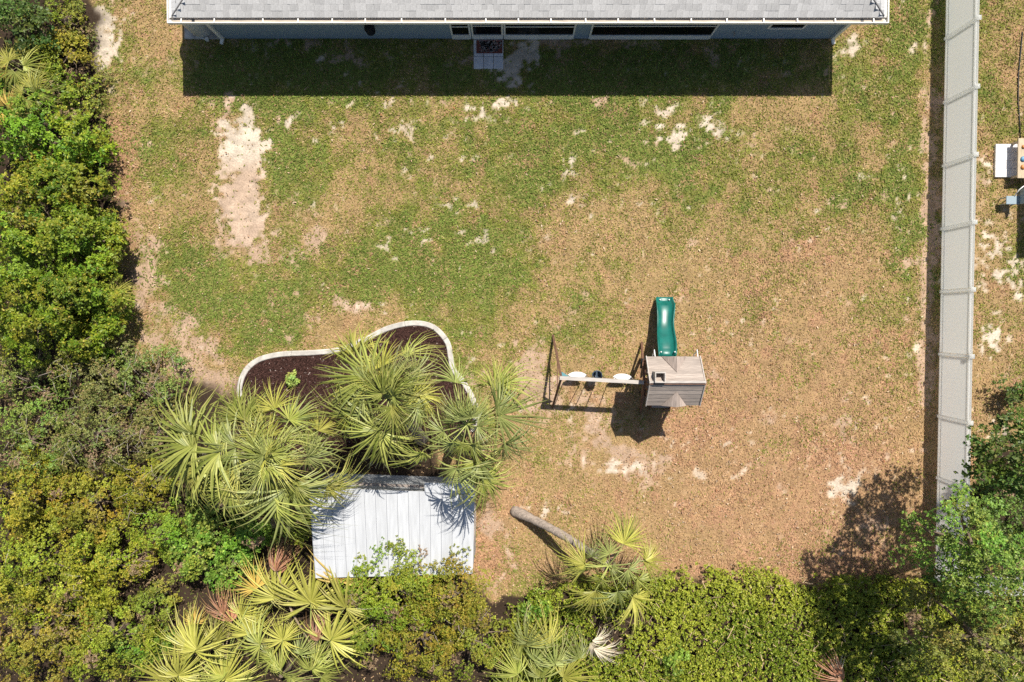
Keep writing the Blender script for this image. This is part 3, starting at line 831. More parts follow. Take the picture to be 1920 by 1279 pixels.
# ------------------------------------------------------------------ planting bed: edging and mulch
def build_bed():
    e = thing('garden_edging', 'pale curved concrete edging around the dark mulch bed', 'edging', (bed[:, 0].mean(), bed[:, 1].mean(), 0))
    n = len(bed); tn = np.roll(bed, -1, 0) - np.roll(bed, 1, 0); tn = tn / np.linalg.norm(tn, axis=1)[:, None]
    nr = np.stack([-tn[:, 1], tn[:, 0]], 1)
    per = 13                                                       # cast in lengths with a joint between
    ncurb = 17 * 6
    for s in range(0, ncurb, per):
        m = MB(); cnt = min(per, ncurb - s); vs = []; fs = []
        pr = [(-.10, -.04), (-.10, .085), (-.075, .11), (.07, .12), (.10, .09), (.10, -.04)]
        for i in range(cnt + 1):
            j = (s + i) % n; p = bed[j].copy()
            if i == cnt: p = p - tn[j] * .012
            for a, z in pr: vs.append((p[0] + nr[j, 0] * a, p[1] + nr[j, 1] * a, z))
        K = len(pr)
        for i in range(cnt):
            for k in range(K - 1): fs.append((i * K + k, (i + 1) * K + k, (i + 1) * K + k + 1, i * K + k + 1))
        fs.append(tuple(range(K))); fs.append(tuple(cnt * K + k for k in range(K - 1, -1, -1)))
        m.add(vs, fs).build('edging_length', 'concrete', e)
    cen = bed.mean(0)
    # mulch: soil sheet plus loose chips
    xs_ = rng.uniform(bed[:, 0].min(), bed[:, 0].max(), 90000); ys_ = rng.uniform(bed[:, 1].min(), bed[:, 1].max(), 90000)
    edge_ = (fbm(xs_, ys_, .6, 301) - .5) * .9
    k = inside(bed, xs_, ys_ - np.maximum(edge_, 0) * (ys_ < W(0, 800).y)); xs_, ys_ = xs_[k], ys_[k]; n = len(xs_)
    az = rng.uniform(0, 6.28, n); L = rng.uniform(.02, .05, n); w = rng.uniform(.008, .018, n)
    d = np.stack([np.cos(az), np.sin(az), rng.normal(0, .35, n)], 1) * L[:, None]; s_ = np.stack([-np.sin(az), np.cos(az), rng.normal(0, .4, n)], 1) * w[:, None]
    b = np.stack([xs_, ys_, rng.uniform(.045, .085, n)], 1)
    v = np.stack([b - d - s_, b + d - s_, b + d + s_, b - d + s_], 1)
    col = np.array((.052, .026, .021)) * rng.uniform(.4, 1.7, n)[:, None]
    pale = rng.random(n) < .012; col[pale] = np.array((.34, .27, .24))
    o = np_mesh('mulch', v.reshape(-1, 3), 4, col, 'mulch'); tag(o, 'dark brown bark mulch filling the curved bed', 'mulch', kind='stuff')
    m = MB(); nb_ = len(bed)
    m.add([(p[0], p[1], .042) for p in bed], [tuple(range(nb_))])
    mm = plain('bed_soil', (.035, .019, .015), .95, noise=.4, nscale=14, bump=.5)
    o2 = m.build('bed_soil', mm); tag(o2, 'dark soil under the bark mulch', 'soil', kind='structure')
build_bed()

# ------------------------------------------------------------------ shed with white metal roof
def build_shed():
    ZN, ZS = 2.45, 2.15
    nw, ne, se, sw = W(579, 914, ZN), W(890, 925, ZN), W(887, 1076, ZS), W(592, 1084, ZS)
    s = thing('metal_shed', 'low shed with white standing seam metal roof behind the mulch bed', 'shed', ((nw.x + ne.x) / 2, (nw.y + sw.y) / 2, 0))
    n = 15
    for i in range(n):
        t0, t1 = i / n, (i + 1) / n
        a, b, c, d = nw.lerp(ne, t0), nw.lerp(ne, t1), sw.lerp(se, t1), sw.lerp(se, t0)
        g_ = Vector((.006, 0, 0))
        dz = Vector((0, 0, .003 * (i % 2)))
        p = MB().slab([a + g_ + dz, b - g_ + dz, c - g_ + dz, d + g_ + dz], .012).build('roof_panel', 'metal_roof', s)
        MB().bar(a + Vector((0, 0, .008)), d + Vector((0, 0, .008)), .016, .022).build('seam', 'seam', p)
    # raised ridge flashing over the right third
    a, b = nw.lerp(ne, .70), ne + Vector((-.02, 0, 0))
    up = Vector((0, .34, .10)); z5 = Vector((0, 0, .05))
    for t0, t1 in ((0, .33), (.335, .66), (.665, 1)):
        MB().slab([a.lerp(b, t0) + z5 - Vector((0, .02, 0)), a.lerp(b, t1) + z5 - Vector((0, .02, 0)), a.lerp(b, t1) + up, a.lerp(b, t0) + up], .012).build('ridge_flashing', 'metal_roof', s)
    # timber plate along the north edge with a dark gap under it
    MB().bar(nw + Vector((.1, .16, -.12)), nw.lerp(ne, .69) + Vector((0, .14, -.12)), .09, .05).build('wall_plate', 'old_wood', s)
    x0, x1 = nw.x + .12, ne.x - .1
    y0, y1 = se.y + .12, nw.y - .05
    m = MB()
    vs = [(x0, y0, -.05), (x1, y0, -.05), (x1, y1 - .2, -.05), (x0, y1, -.05), (x0, y0, ZS - .05), (x1, y0, ZS - .05), (x1, y1 - .2, ZN - .05), (x0, y1, ZN - .05)]
    m.add(vs, [(3, 2, 1, 0), (0, 1, 5, 4), (1, 2, 6, 5), (2, 3, 7, 6), (3, 0, 4, 7), (4, 5, 6, 7)]).build('wall', 'shed_wall', s)
    MB().box(x1 - .012, x1 + .02, y0 + .9, y0 + 1.8, 0, 1.9).build('door', 'white_trim', s)
build_shed()

# ------------------------------------------------------------------ palms
def blade_mesh(seed, R_=1.0, nl=29, arc=250, droop=.35, fused=.34, cols=((.19, .235, .055), (.36, .37, .12)), dry=0.0):
    """fan blade: origin at the leaf base, pointing +X, upper side +Z; folded leaflets"""
    r = np.random.default_rng(seed)
    V, T = [], []
    c0, c1 = np.array(cols[0]), np.array(cols[1])
    for i in range(nl):
        t = i / (nl - 1) * 2 - 1
        a = math.radians(arc / 2) * t + r.normal(0, .06)
        L = R_ * (1.0 - .30 * abs(t) ** 1.6) * r.uniform(.74, 1.08)
        dirv = np.array((math.cos(a), math.sin(a), 0)); sd = np.array((-math.sin(a), math.cos(a), 0))
        dr = droop * r.uniform(.55, 1.35)
        wmax = 2 * fused * R_ * math.tan(math.radians(arc / (nl - 1)) / 2) * 1.05
        st_ = [(0.02, .006), (fused * .55, wmax * .55), (fused, wmax * .72), (.68, wmax * .48), (1.0, .003)]
        twist = r.normal(0, .7)
        pts = []
        for u, w in st_:
            z = .10 * math.sin(u * 2.2) - dr * u ** 2.4 + .06 * abs(t)
            lat = twist * .10 * u * u
            p = dirv * (L * u) + sd * lat * L + np.array((0, 0, z * R_))
            h = w * .42
            pts.append((p - sd * w / 2 - np.array((0, 0, h)), p, p + sd * w / 2 - np.array((0, 0, h))))
        j = r.random(); col = (c0 * (1 - j) + c1 * j) * r.uniform(.8, 1.15)
        tip = np.array((.42, .32, .13)) if r.random() < .35 + dry else col
        for k in range(len(pts) - 1):
            A, B = pts[k], pts[k + 1]
            cc = col * (1 - .0) if k < 3 else col * .6 + tip * .4
            V += [A[0], A[1], B[1], B[0]]; T.append(cc * .93)
            V += [A[1], A[2], B[2], B[1]]; T.append(cc * 1.05)
    v = np.array(V, dtype=np.float32); n = len(v) // 4
    me = bpy.data.meshes.new('frond')
    me.vertices.add(len(v)); me.vertices.foreach_set("co", v.ravel())
    me.loops.add(len(v)); me.loops.foreach_set("vertex_index", np.arange(len(v), dtype=np.int32))
    me.polygons.add(n); me.polygons.foreach_set("loop_start", np.arange(n, dtype=np.int32) * 4)
    me.update(calc_edges=True)
    at = me.attributes.new("tint", 'FLOAT_COLOR', 'POINT')
    cl = np.ones((n, 4, 4), dtype=np.float32); cl[:, :, :3] = np.array(T)[:, None, :]
    at.data.foreach_set("color", cl.ravel()); me.materials.append(M['frond'])
    return me

GRN = ((.175, .215, .032), (.410, .415, .105)); YEL = ((.29, .29, .045), (.49, .455, .11)); RED = ((.30, .12, .06), (.46, .24, .14)); PAL = ((.55, .47, .34), (.72, .64, .50)); BLU = ((.165, .205, .050), (.34, .36, .115)); ORA = ((.42, .30, .06), (.60, .42, .11))
BLADES = {'g': [blade_mesh(s, droop=d, arc=a, cols=GRN) for s, d, a in ((1, .35, 200), (2, .55, 180), (3, .7, 165), (4, .45, 215), (5, .9, 150))],
          'y': [blade_mesh(s, droop=d, arc=a, cols=YEL) for s, d, a in ((11, .25, 180), (12, .45, 160), (13, .35, 150))],
          'b': [blade_mesh(s, droop=d, arc=a, cols=BLU) for s, d, a in ((21, .35, 200), (22, .55, 180))],
          'o': [blade_mesh(s, droop=d, arc=a, cols=ORA, fused=.42) for s, d, a in ((26, .25, 170), (27, .35, 190))],
          'r': [blade_mesh(s, droop=d, arc=a, cols=RED, dry=.5, nl=22) for s, d, a in ((31, .8, 120), (32, 1.0, 90))],
          'p': [blade_mesh(s, droop=d, arc=a, cols=PAL, dry=0, nl=26) for s, d, a in ((41, .5, 110), (42, .7, 80))],
          'w': [blade_mesh(s, droop=d, arc=a, cols=YEL, fused=.38, nl=30) for s, d, a in ((51, .25, 200), (52, .30, 170), (53, .2, 230))]}
prs = random.Random(11)

def add_frond(root, crown, hast, tip, kind='g', pet=True, size=None, lift=0.0, prad=.018):
    """one fan leaf: blade at hast pointing to tip; stalk back to the crown"""
    hast, tip, crown = Vector(hast), Vector(tip), Vector(crown)
    x = (tip - hast); Rr = size or x.length * 1.32; x = x.normalized()
    up = Vector((prs.gauss(0, .38), prs.gauss(0, .38), 1.0)) + lift * (hast - crown).normalized()
    y = up.cross(x).normalized(); z = x.cross(y).normalized()
    mtx = Matrix((x, y, z)).transposed().to_4x4() @ Matrix.Diagonal((Rr, Rr * prs.uniform(.88, 1.05), Rr, 1))
    mtx.translation = hast
    me = prs.choice(BLADES[kind])
    o = bpy.data.objects.new('frond', me); COL.objects.link(o)
    o.parent = root
    base = Matrix.Translation(-Vector(root.location))
    o.matrix_basis = base @ mtx
    if pet and (hast - crown).length > .15:
        inv = mtx.inverted()
        mid = crown.lerp(hast, .5) + Vector((0, 0, .10 * (hast - crown).length))
        m = MB(); m.tube([crown, mid, hast, hast.lerp(tip, .10)], [prad * 1.25, prad, prad * .8, prad * .4], 5)
        mm = bpy.data.meshes.new('petiole'); mm.from_pydata([tuple(inv @ Vector(v)) for v in m.v], [], m.f)
        mm.materials.append(M['dry'] if kind in 'rp' else M['petiole'])
        c = bpy.data.objects.new('petiole', mm); COL.objects.link(c); c.parent = o
    return o

def trunk_mesh(base, top, r0, r1, bend=(0, 0), n=14):
    base, top = Vector(base), Vector(top); pts, rad = [], []
    for i in range(n * 2 + 1):
        t = i / (n * 2)
        p = base.lerp(top, t) + Vector((bend[0], bend[1], 0)) * math.sin(t * math.pi)
        pts.append(p); rad.append((r0 * (1 - t) + r1 * t) * (1.05 if i % 2 else .96) * prs.uniform(.94, 1.06) * (1.35 - .35 * min(1, t * 5)))
    return MB().tube(pts, rad, 12)

def palm(label, zfun, crown_px, zc, base_xy, fronds, zdrop, nfill, rfill, kinds='ggggby', group=None, name='cabbage_palm', r0=.2, r1=.15, bend=(0, 0), zlim=None, boots=True):
    cr = W(*crown_px, zc)
    root = thing(name, label, 'palm', (base_xy[0], base_xy[1], 0), group)
    trunk_mesh((base_xy[0], base_xy[1], -.1), cr - Vector((0, 0, .12)), r0, r1, bend).build('trunk', 'palm_trunk', root, smooth=True)
    if boots:
        m = MB()
        for i in range(14):
            a = i * 2.4; p = cr + Vector((math.cos(a) * .12, math.sin(a) * .12, -.35 + .02 * i))
            m.bar(p, p + Vector((math.cos(a) * .14, math.sin(a) * .14, .16)), .07, .03)
        m.build('leaf_base', 'bark', root)
    for f in fronds:
        hx, hy, tx, ty = f[:4]; kd = f[4] if len(f) > 4 else prs.choice(kinds)
        hx, hy = zfun(hx, hy); tx, ty = zfun(tx, ty)
        dist = math.hypot(hx - crown_px[0], hy - crown_px[1]) / 60.0
        zh = zc + .25 - zdrop * dist ** 1.5 * .5 + prs.uniform(-.1, .1)
        zt = zh - zdrop * .55 + prs.uniform(-.15, .1)
        add_frond(root, cr, W(hx, hy, zh), W(tx, ty, zt), kd)
        if prs.random() < .30:                                     # an older leaf hanging just under it
            jx, jy = prs.uniform(-16, 16), prs.uniform(-16, 16)
            add_frond(root, cr, W(hx + jx * .6, hy + jy * .6, zh - .35), W(tx + jx * 1.6, ty + jy * 1.6, zt - .6), prs.choice(kinds))
    for i in range(nfill):
        a = i * 2.39996 + prs.uniform(-.3, .3); e = math.radians(prs.uniform(-40, 70) if i % 3 else prs.uniform(40, 80))
        d = Vector((math.cos(a) * math.cos(e), math.sin(a) * math.cos(e), math.sin(e)))
        L = rfill * prs.uniform(.35, .6)
        h_ = cr + d * L
        dd_ = (d + Vector((0, 0, -.25))).normalized()
        add_frond(root, cr, h_, h_ + dd_ * rfill * prs.uniform(.6, .85), prs.choice(kinds))
    return root

Z6 = lambda a, b: (250 + a / 2.4, 580 + b / 2.4)
Z3 = lambda a, b: (920 + a / 3.666, 930 + b / 3.666)
Z4 = lambda a, b: (270 + a / 4.267, 1000 + b / 4.267)
Z7 = lambda a, b: (a / 1.937, b / 1.937)
PG = 'cabbage palms around the mulch bed'
P1 = [(275, 445, 240, 365, 'y'), (290, 565, 55, 520), (300, 600, 45, 590), (285, 640, 75, 720), (480, 500, 420, 330), (500, 500, 530, 350), (640, 450, 610, 330, 'y'), (720, 510, 730, 370, 'b'), (700, 500, 800, 400),
      (297, 730, 215, 850, 'y'), (440, 770, 310, 850), (450, 800, 340, 950), (560, 820, 420, 950), (620, 760, 560, 900), (690, 800, 710, 1050), (650, 830, 640, 1060), (730, 780, 790, 960), (780, 660, 920, 690, 'b'),
      (770, 640, 880, 560), (872, 790, 1000, 840, 'y'), (440, 570, 290, 560), (470, 620, 300, 660), (400, 640, 190, 690), (560, 600, 470, 520), (600, 580, 560, 440), (830, 550, 890, 450, 'y'), (500, 700, 350, 770), (680, 600, 740, 480)]
P2 = [(1120, 260, 1070, 140), (1000, 200, 930, 100, 'y'), (1235, 220, 1270, 85, 'g'), (1080, 300, 840, 270), (1050, 330, 835, 330), (1010, 440, 850, 400), (1010, 460, 860, 520), (1110, 540, 1000, 700), (1140, 580, 1150, 730),
      (1260, 290, 1370, 230, 'b'), (1280, 390, 1400, 360, 'y'), (1270, 430, 1350, 510, 'b'), (1200, 440, 1290, 570), (1080, 470, 960, 600), (1140, 330, 1020, 240), (1180, 300, 1170, 170), (1230, 330, 1330, 300, 'b'), (1050, 400, 900, 450), (1190, 480, 1180, 620), (1240, 400, 1370, 440)]
P3 = [(1447, 335, 1430, 190, 'b'), (1620, 360, 1705, 220), (1640, 480, 1860, 480), (1625, 445, 1770, 390, 'b'), (1665, 600, 1790, 680), (1520, 600, 1570, 730), (1460, 710, 1465, 880), (1570, 760, 1670, 890), (1305, 635, 1190, 760),
      (1400, 545, 1290, 580, 'b'), (1590, 540, 1720, 560), (1440, 590, 1370, 680, 'b'), (1530, 470, 1600, 400), (1470, 470, 1400, 420), (1555, 690, 1600, 850, 'b')]
palm('large cabbage palm with sprawling yellow green fronds left of the mulch bed', Z6, Z6(610, 670), 5.5, W(380, 862)[:2], P1, .62, 11, 1.0, group=PG, bend=(-.2, .1))
palm('cabbage palm with full green crown growing in the middle of the mulch bed', Z6, Z6(1160, 385), 5.5, W(790, 824)[:2], P2, .60, 12, 1.1, group=PG)
palm('cabbage palm with long stalked separate fronds at the right end of the mulch bed', Z6, Z6(1500, 520), 5.3, W(846, 838)[:2], P3, .55, 9, 1.0, kinds='ggbb', group=PG)
P4 = [(655, 470, 440, 390, 'y'), (650, 485, 530, 610), (815, 400, 760, 260, 'b'), (915, 330, 970, 160), (1040, 450, 1230, 440, 'y'), (1000, 565, 1210, 650), (965, 690, 1110, 860, 'y'), (870, 645, 860, 850, 'b'), (725, 640, 620, 850, 'y'),
      (940, 500, 1050, 600, 'b'), (700, 420, 660, 300, 'b'), (1060, 440, 1140, 320, 'y'), (760, 560, 700, 640)]
lb = W(962, 958)
palm('leaning cabbage palm with a bare grey trunk slanting over the dry lawn', Z3, Z3(810, 480), 2.35, lb[:2], P4, .45, 2, .45, group=None, name='leaning_palm', r0=.17, r1=.13, bend=(.05, .1))

def palmetto(label, zfun, base_px, zb, fronds, group='palmetto clumps among the shrubs', kinds='wwg', dz=.25):
    b = W(*base_px, 0); root = thing('saw_palmetto', label, 'palmetto', (b.x, b.y, 0), group)
    MB().tube([(b.x, b.y, -.05), (b.x + .05, b.y, zb * .5), (b.x, b.y + .05, zb)], [.14, .12, .09], 8).build('stem', 'bark', root)
    cr = Vector((b.x, b.y, zb * .9))
    for f in fronds:
        hx, hy = zfun(f[0], f[1]); tx, ty = zfun(f[2], f[3]); kd = f[4] if len(f) > 4 else prs.choice(kinds)
        zh = zb + prs.uniform(.45, .75); H_ = W(hx, hy, zh); T_ = W(tx, ty, zh + prs.uniform(-.1, .25))
        add_frond(root, cr, H_, T_, kd, lift=.25)
    return root
palmetto('yellow palmetto clump with big open fans below the shed left corner', Z4, Z4(760, 900), 1.3,
         [(420, 930, 170, 760, 'w'), (430, 930, 330, 590, 'w'), (410, 720, 395, 590, 'o'), (590, 850, 550, 660, 'w'), (850, 800, 790, 560, 'w'), (560, 900, 640, 690, 'w'), (940, 890, 640, 800, 'g'), (1065, 515, 960, 200, 'w'), (900, 440, 800, 280, 'o'), (1010, 480, 1150, 330, 'w'), (700, 700, 650, 520, 'r'), (640, 640, 520, 520, 'r'), (780, 640, 860, 480, 'w')])
palmetto('palmetto clump with upright orange tipped fans against the shed roof', Z4, Z4(1430, 790), 1.4,
         [(1335, 550, 1330, 210, 'w'), (1590, 380, 1670, 50, 'o'), (1615, 590, 1820, 300, 'w'), (1500, 850, 1740, 640, 'w'), (1490, 860, 1700, 860, 'g'), (1340, 540, 1480, 380, 'w'), (1450, 700, 1380, 520, 'r'), (1640, 370, 1750, 180, 'o'), (1060, 300, 1060, 110, 'r'), (1080, 320, 1130, 120, 'r'), (1400, 850, 1300, 700, 'r')])
palmetto('grey green palmetto clump at the bottom edge left of centre', Z4, Z4(1180, 1020), 1.2,
         [(1110, 850, 1000, 690), (1120, 850, 1220, 700), (1100, 1080, 940, 970, 'g'), (1330, 1090, 1290, 930, 'g'), (1350, 1070, 1610, 1110, 'g'), (1180, 1150, 1220, 1320, 'g'), (1050, 1000, 880, 1080, 'g'), (1380, 1000, 1500, 880, 'g'), (1250, 960, 1260, 800, 'b'), (1420, 1150, 1560, 1250, 'g'), (1000, 950, 850, 900, 'g')])
palmetto('palmetto clump in the bottom left with pale yellow fans at the picture edge', Z4, Z4(420, 1180), 1.1,
         [(200, 1180, 40, 960, 'w'), (280, 1130, 360, 920, 'w'), (640, 1150, 470, 1000, 'g'), (650, 1170, 860, 970, 'w'), (180, 1230, 20, 1210, 'g'), (380, 1250, 420, 1050, 'g'), (560, 1260, 600, 1100, 'g'), (780, 1200, 900, 1120, 'g'), (300, 1240, 200, 1120, 'w')])
palmetto('row of upright grey green fans at the bottom edge below the leaning palm', Z3, Z3(330, 1330), .9,
         [(180, 1220, 110, 1030, 'g'), (340, 1240, 330, 990, 'g'), (500, 1250, 710, 1140, 'w'), (250, 1010, 215, 830, 'b'), (390, 1010, 350, 820, 'y'), (600, 1110, 570, 980, 'b'), (300, 1130, 420, 990, 'b'), (200, 1120, 90, 1060, 'g'), (440, 1150, 520, 1000, 'b'), (150, 1330, 30, 1240, 'g')])
palmetto('small yellow palmetto at the left edge below the olive scrub', Z7, Z7(60, 240), .7, [(35, 225, -20, 180, 'w'), (62, 215, 80, 140, 'w'), (90, 240, 150, 215, 'g'), (30, 255, -30, 275, 'o'), (85, 262, 130, 300, 'w'), (55, 265, 45, 320, 'g')])
palmetto('small palmetto fanned out just above the bright green hedge', Z7, Z7(110, 345), .8, [(85, 340, 25, 330, 'w'), (118, 318, 135, 250, 'w'), (140, 338, 200, 310, 'g'), (95, 362, 60, 420, 'g'), (135, 360, 190, 400, 'g')])
palmetto('orange tinged palmetto at the left edge above the hedge', Z7, Z7(20, 400), .8, [(15, 385, 0, 330, 'o'), (35, 390, 75, 345, 'o'), (10, 412, -25, 445, 'o'), (38, 408, 90, 425, 'w')])
palmetto('little yellow palmetto poking out of the hedge onto the lawn', Z7, Z7(420, 1070), .9, [(420, 1070, 480, 1095, 'y'), (415, 1065, 450, 1040, 'y'), (410, 1075, 430, 1110, 'y')])

def dry_frond(label, spots, z=.45):
    p0 = W(spots[0][0], spots[0][1], z); root = thing('fallen_frond', label, 'frond', (p0.x, p0.y, 0), 'fallen dry fronds')
    for (hx, hy, tx, ty, k) in spots:
        add_frond(root, W(hx, hy, z), W(hx, hy, z), W(tx, ty, z - .05), k, pet=False)
    return root
dry_frond('bleached straw coloured fallen frond lying right of the bottom fans', [(1112, 1215, 1170, 1240, 'p'), (1105, 1205, 1125, 1232, 'p'), (1110, 1200, 1150, 1195, 'p')], .6)
dry_frond('reddish dry fan half buried in ground cover near the bottom right', [(1580, 1272, 1525, 1240, 'r'), (1575, 1268, 1560, 1240, 'p')], .7)
dry_frond('brown dry frond shaded in ground cover left of the light green trees', [(1690, 1195, 1740, 1180, 'r'), (1700, 1190, 1740, 1170, 'r')], .7)

# ------------------------------------------------------------------ shrubs and trees
PAL_ = {'pepper': ((.095, .165, .012), (.285, .335, .032), (.40, .38, .05)), 'scrub': ((.145, .170, .036), (.310, .320, .085), (.40, .33, .12)), 'olive': ((.150, .190, .018), (.370, .385, .045), (.47, .45, .07)),
        'broad': ((.110, .200, .022), (.285, .380, .060), (.38, .42, .07)), 'fine': ((.145, .190, .018), (.330, .350, .045), (.44, .40, .07)), 'oak': ((.105, .170, .028), (.280, .335, .065), (.40, .42, .08)),
        'dark': ((.060, .110, .020), (.130, .195, .035), (.18, .22, .05)), 'vine': ((.140, .205, .014), (.370, .400, .040), (.50, .46, .08)), 'yellow': ((.36, .38, .09), (.50, .50, .14), (.6, .55, .2))}

def sprigs(C, A, nleaf, ll, lw, pal, spread=.9, bright=None, scale=None, tint=None):
    """C sprig centres, A sprig axes: nleaf blades radiating round each axis"""
    n = len(C)
    C = np.repeat(C, nleaf, 0); A = np.repeat(A, nleaf, 0); N = len(C)
    t = norm(np.cross(A, rng.normal(size=(N, 3)))); b = np.cross(A, t)
    th = rng.uniform(0, 6.2832, N)[:, None]
    p = t * np.cos(th) + b * np.sin(th)
    d = norm(p * spread + A * rng.uniform(-.1, .75, N)[:, None])
    s = norm(np.cross(A + rng.normal(0, .35, (N, 3)), d))
    sc = np.repeat(scale, nleaf) if scale is not None else 1.0
    L = (ll * sc * rng.uniform(.65, 1.25, N))[:, None]; w = (lw * sc * rng.uniform(.7, 1.2, N))[:, None]
    up = np.cross(d, s)
    base = C + d * L * .12
    mid = C + d * L * .55
    v = np.stack([base, mid + s * w * .5 + up * w * .10, C + d * L - up * w * .12, mid - s * w * .5 + up * w * .10], 1)
    j = np.clip(rng.beta(1.6, 1.8, N) + (np.repeat(bright, nleaf) if bright is not None else 0), 0, 1)[:, None]
    c0, c1, c2 = (np.array(q) for q in pal)
    col = c0 * (1 - j) + c1 * j
    hot = rng.random(N) < .07
    col[hot] = c2
    if tint is not None:
        tt = np.repeat(tint, nleaf, 0); dead = tt[:, 0] < 0
        col = np.where(dead[:, None], np.array((.30, .205, .115)), col * np.abs(tt))
    return v.reshape(-1, 3), col * rng.uniform(.82, 1.15, N)[:, None]

def dome_points(n, cx, cy, rx, ry, zb, h, seed, lump=.32, shell=.42):
    d = rng.normal(size=(n, 3)); d[:, 2] = np.abs(d[:, 2]) * 1.1 - .12; d = norm(d)
    az = np.arctan2(d[:, 1], d[:, 0])
    lumpf = 1 + lump * (fbm(az * 1.9 + seed * 7.3, d[:, 2] * 2.5, 1.0, seed, 2) - .5) * 2
    r = lumpf * (1 - shell * rng.random(n) ** 1.6)
    return np.stack([cx + d[:, 0] * rx * r, cy + d[:, 1] * ry * r, zb + np.maximum(d[:, 2], .02) * h * r], 1), d

_seed = [100]
def shrub(label, px, py, rpx, ztop, sp, name='shrub', cat='shrub', group=None, dens=1.0, ryk=1.0, zb=None, twigs=0, leaf=None, clump=None, foot=None):
    _seed[0] += 1; sd = _seed[0]
    zc = ztop * .72
    c = W(px, py, zc); r = rpx / (FPX / (CAM_H - zc))
    zb = ztop * .30 if zb is None else zb
    root = thing(name, label, cat, (c.x, c.y, 0), group)
    ll, lw, cr, nlf = {'pepper': (.115, .050, .25, 9), 'scrub': (.062, .034, .24, 6), 'olive': (.066, .040, .24, 7), 'broad': (.105, .058, .24, 8), 'fine': (.054, .034, .20, 7),
                       'oak': (.085, .045, .24, 8), 'dark': (.12, .065, .28, 7), 'vine': (.09, .06, .2, 7), 'yellow': (.09, .05, .10, 7)}[sp]
    if leaf: ll, lw = leaf
    if clump: cr = clump
    nclump = int(min(520, max(12, 24.0 * r * r * (1 + .5 * ztop / max(r, .4)) * dens)))
    kf = {'pepper': 1.5, 'broad': 1.35, 'oak': 1.45, 'dark': 1.45, 'scrub': 1.3, 'olive': 1.4, 'fine': 1.4}.get(sp, 1.0)
    nclump = max(8, int(nclump / kf ** 2)); cr *= kf
    cen, dirs = dome_points(nclump, c.x, c.y, r, r * ryk, zb, ztop - zb, sd)
    inner = rng.random(nclump) < .18
    cen[inner] = np.array((c.x, c.y, zb)) + (cen[inner] - np.array((c.x, c.y, zb))) * rng.uniform(.35, .85, (inner.sum(), 1)); cen[inner, 2] *= .85
    nsp = {'pepper': 10, 'scrub': 14, 'olive': 18, 'broad': 11, 'fine': 20, 'oak': 13, 'dark': 9, 'vine': 12, 'yellow': 6}[sp]
    nsp = int(nsp * kf ** 2)
    off = norm(rng.normal(size=(nclump, nsp, 3)) + dirs[:, None, :] * .5 + np.array((0, 0, .65)))
    S = cen[:, None, :] + off * (cr * rng.uniform(.55, 1.15, (nclump, nsp, 1)) * rng.uniform(.65, 1.3, (nclump, 1, 1))) * np.array((1, 1, .75))
    ax = norm(off + dirs[:, None, :] * .4 + np.array((0, 0, .7)))
    br = (rng.normal(0, .26, (nclump, 1)) + rng.normal(0, .14, (nclump, nsp)))
    S = S.reshape(-1, 3); S[:, 2] = np.maximum(S[:, 2], .06)
    own = rng.uniform(.86, 1.14, 3) * np.array((1, 1, .9))
    tn_ = own * rng.uniform(.85, 1.15, (nclump, 3))
    tn_[rng.random(nclump) < {'scrub': .09, 'olive': .04, 'fine': .05, 'oak': .03}.get(sp, .015)] = -1
    scl = np.repeat(rng.uniform(.75, 1.3, nclump), nsp)
    v, col = sprigs(S, ax.reshape(-1, 3), nlf, ll, lw, PAL_[sp], bright=br.reshape(-1), scale=scl, tint=np.repeat(tn_, nsp, 0))
    np_mesh('crown', v, 4, col, 'leaf', root)
    ft_ = W(*foot) if foot else c
    m = MB(); base = Vector((ft_.x, ft_.y, -.05)); rb = .035 + .014 * ztop
    fork = Vector((c.x + prs.uniform(-.1, .1), c.y + prs.uniform(-.1, .1), zb + .25 * (ztop - zb)))
    m.tube([base, base.lerp(fork, .5) + Vector((.04, -.03, 0)), fork], [rb * 1.3, rb, rb * .85], 7)
    for k in range(0, nclump, max(1, nclump // 12)):
        e = Vector(cen[k]) - Vector((0, 0, .12 + .09 * ztop)); md = fork.lerp(e, .5) + Vector((prs.uniform(-.15, .15), prs.uniform(-.15, .15), -.08))
        m.tube([fork, md, e], [rb * .6, rb * .38, .008], 5, cap=False)
    m.build('trunk', 'bark', root)
    if twigs:
        m = MB()
        for k in range(twigs):
            i = prs.randrange(nclump); e = Vector(cen[i]) + Vector((0, 0, .12)); a = prs.uniform(0, 6.28); L = prs.uniform(.2, .7)
            q = e + Vector((math.cos(a) * L * .5, math.sin(a) * L * .5, prs.uniform(.0, .22))); q2 = e + Vector((math.cos(a + prs.uniform(-.4, .4)) * L, math.sin(a) * L, prs.uniform(-.1, .2)))
            m.tube([e, q, q2], [.008, .007, .003], 4, cap=False)
        m.build('twigs', 'twig', root)['kind'] = 'stuff'
    return root

GA = 'bright green hedge shrubs along the left edge'
for lab, px, py, r, z, dn in (
    ('bright green shrub at the left edge, topmost of the hedge', 45, 262, 80, 3.0, 1.1), ('bright green shrub at the top of the hedge beside the lawn', 136, 258, 48, 2.4, 1.1),
    ('tall bright green shrub at the left edge, second row of the hedge', 32, 365, 92, 3.8, 1.1), ('bright green shrub bordering the lawn, second down the hedge', 132, 352, 62, 3.1, 1.1),
    ('tall bright green shrub at the left edge in the middle of the hedge', 32, 470, 94, 4.1, 1.1), ('bright green shrub bulging toward the lawn in the middle of the hedge', 136, 450, 66, 3.6, 1.1),
    ('bright green shrub near the bottom of the hedge at the left edge', 36, 580, 96, 3.9, 1.1), ('bright green shrub at the bottom of the hedge facing the sandy dirt', 148, 555, 68, 3.5, 1.1),
    ('smaller bright green shrub ending the hedge above the brown scrub', 160, 622, 52, 2.6, 1.1)):
    shrub(lab, px, py, r, z, 'pepper', group=GA, dens=dn)
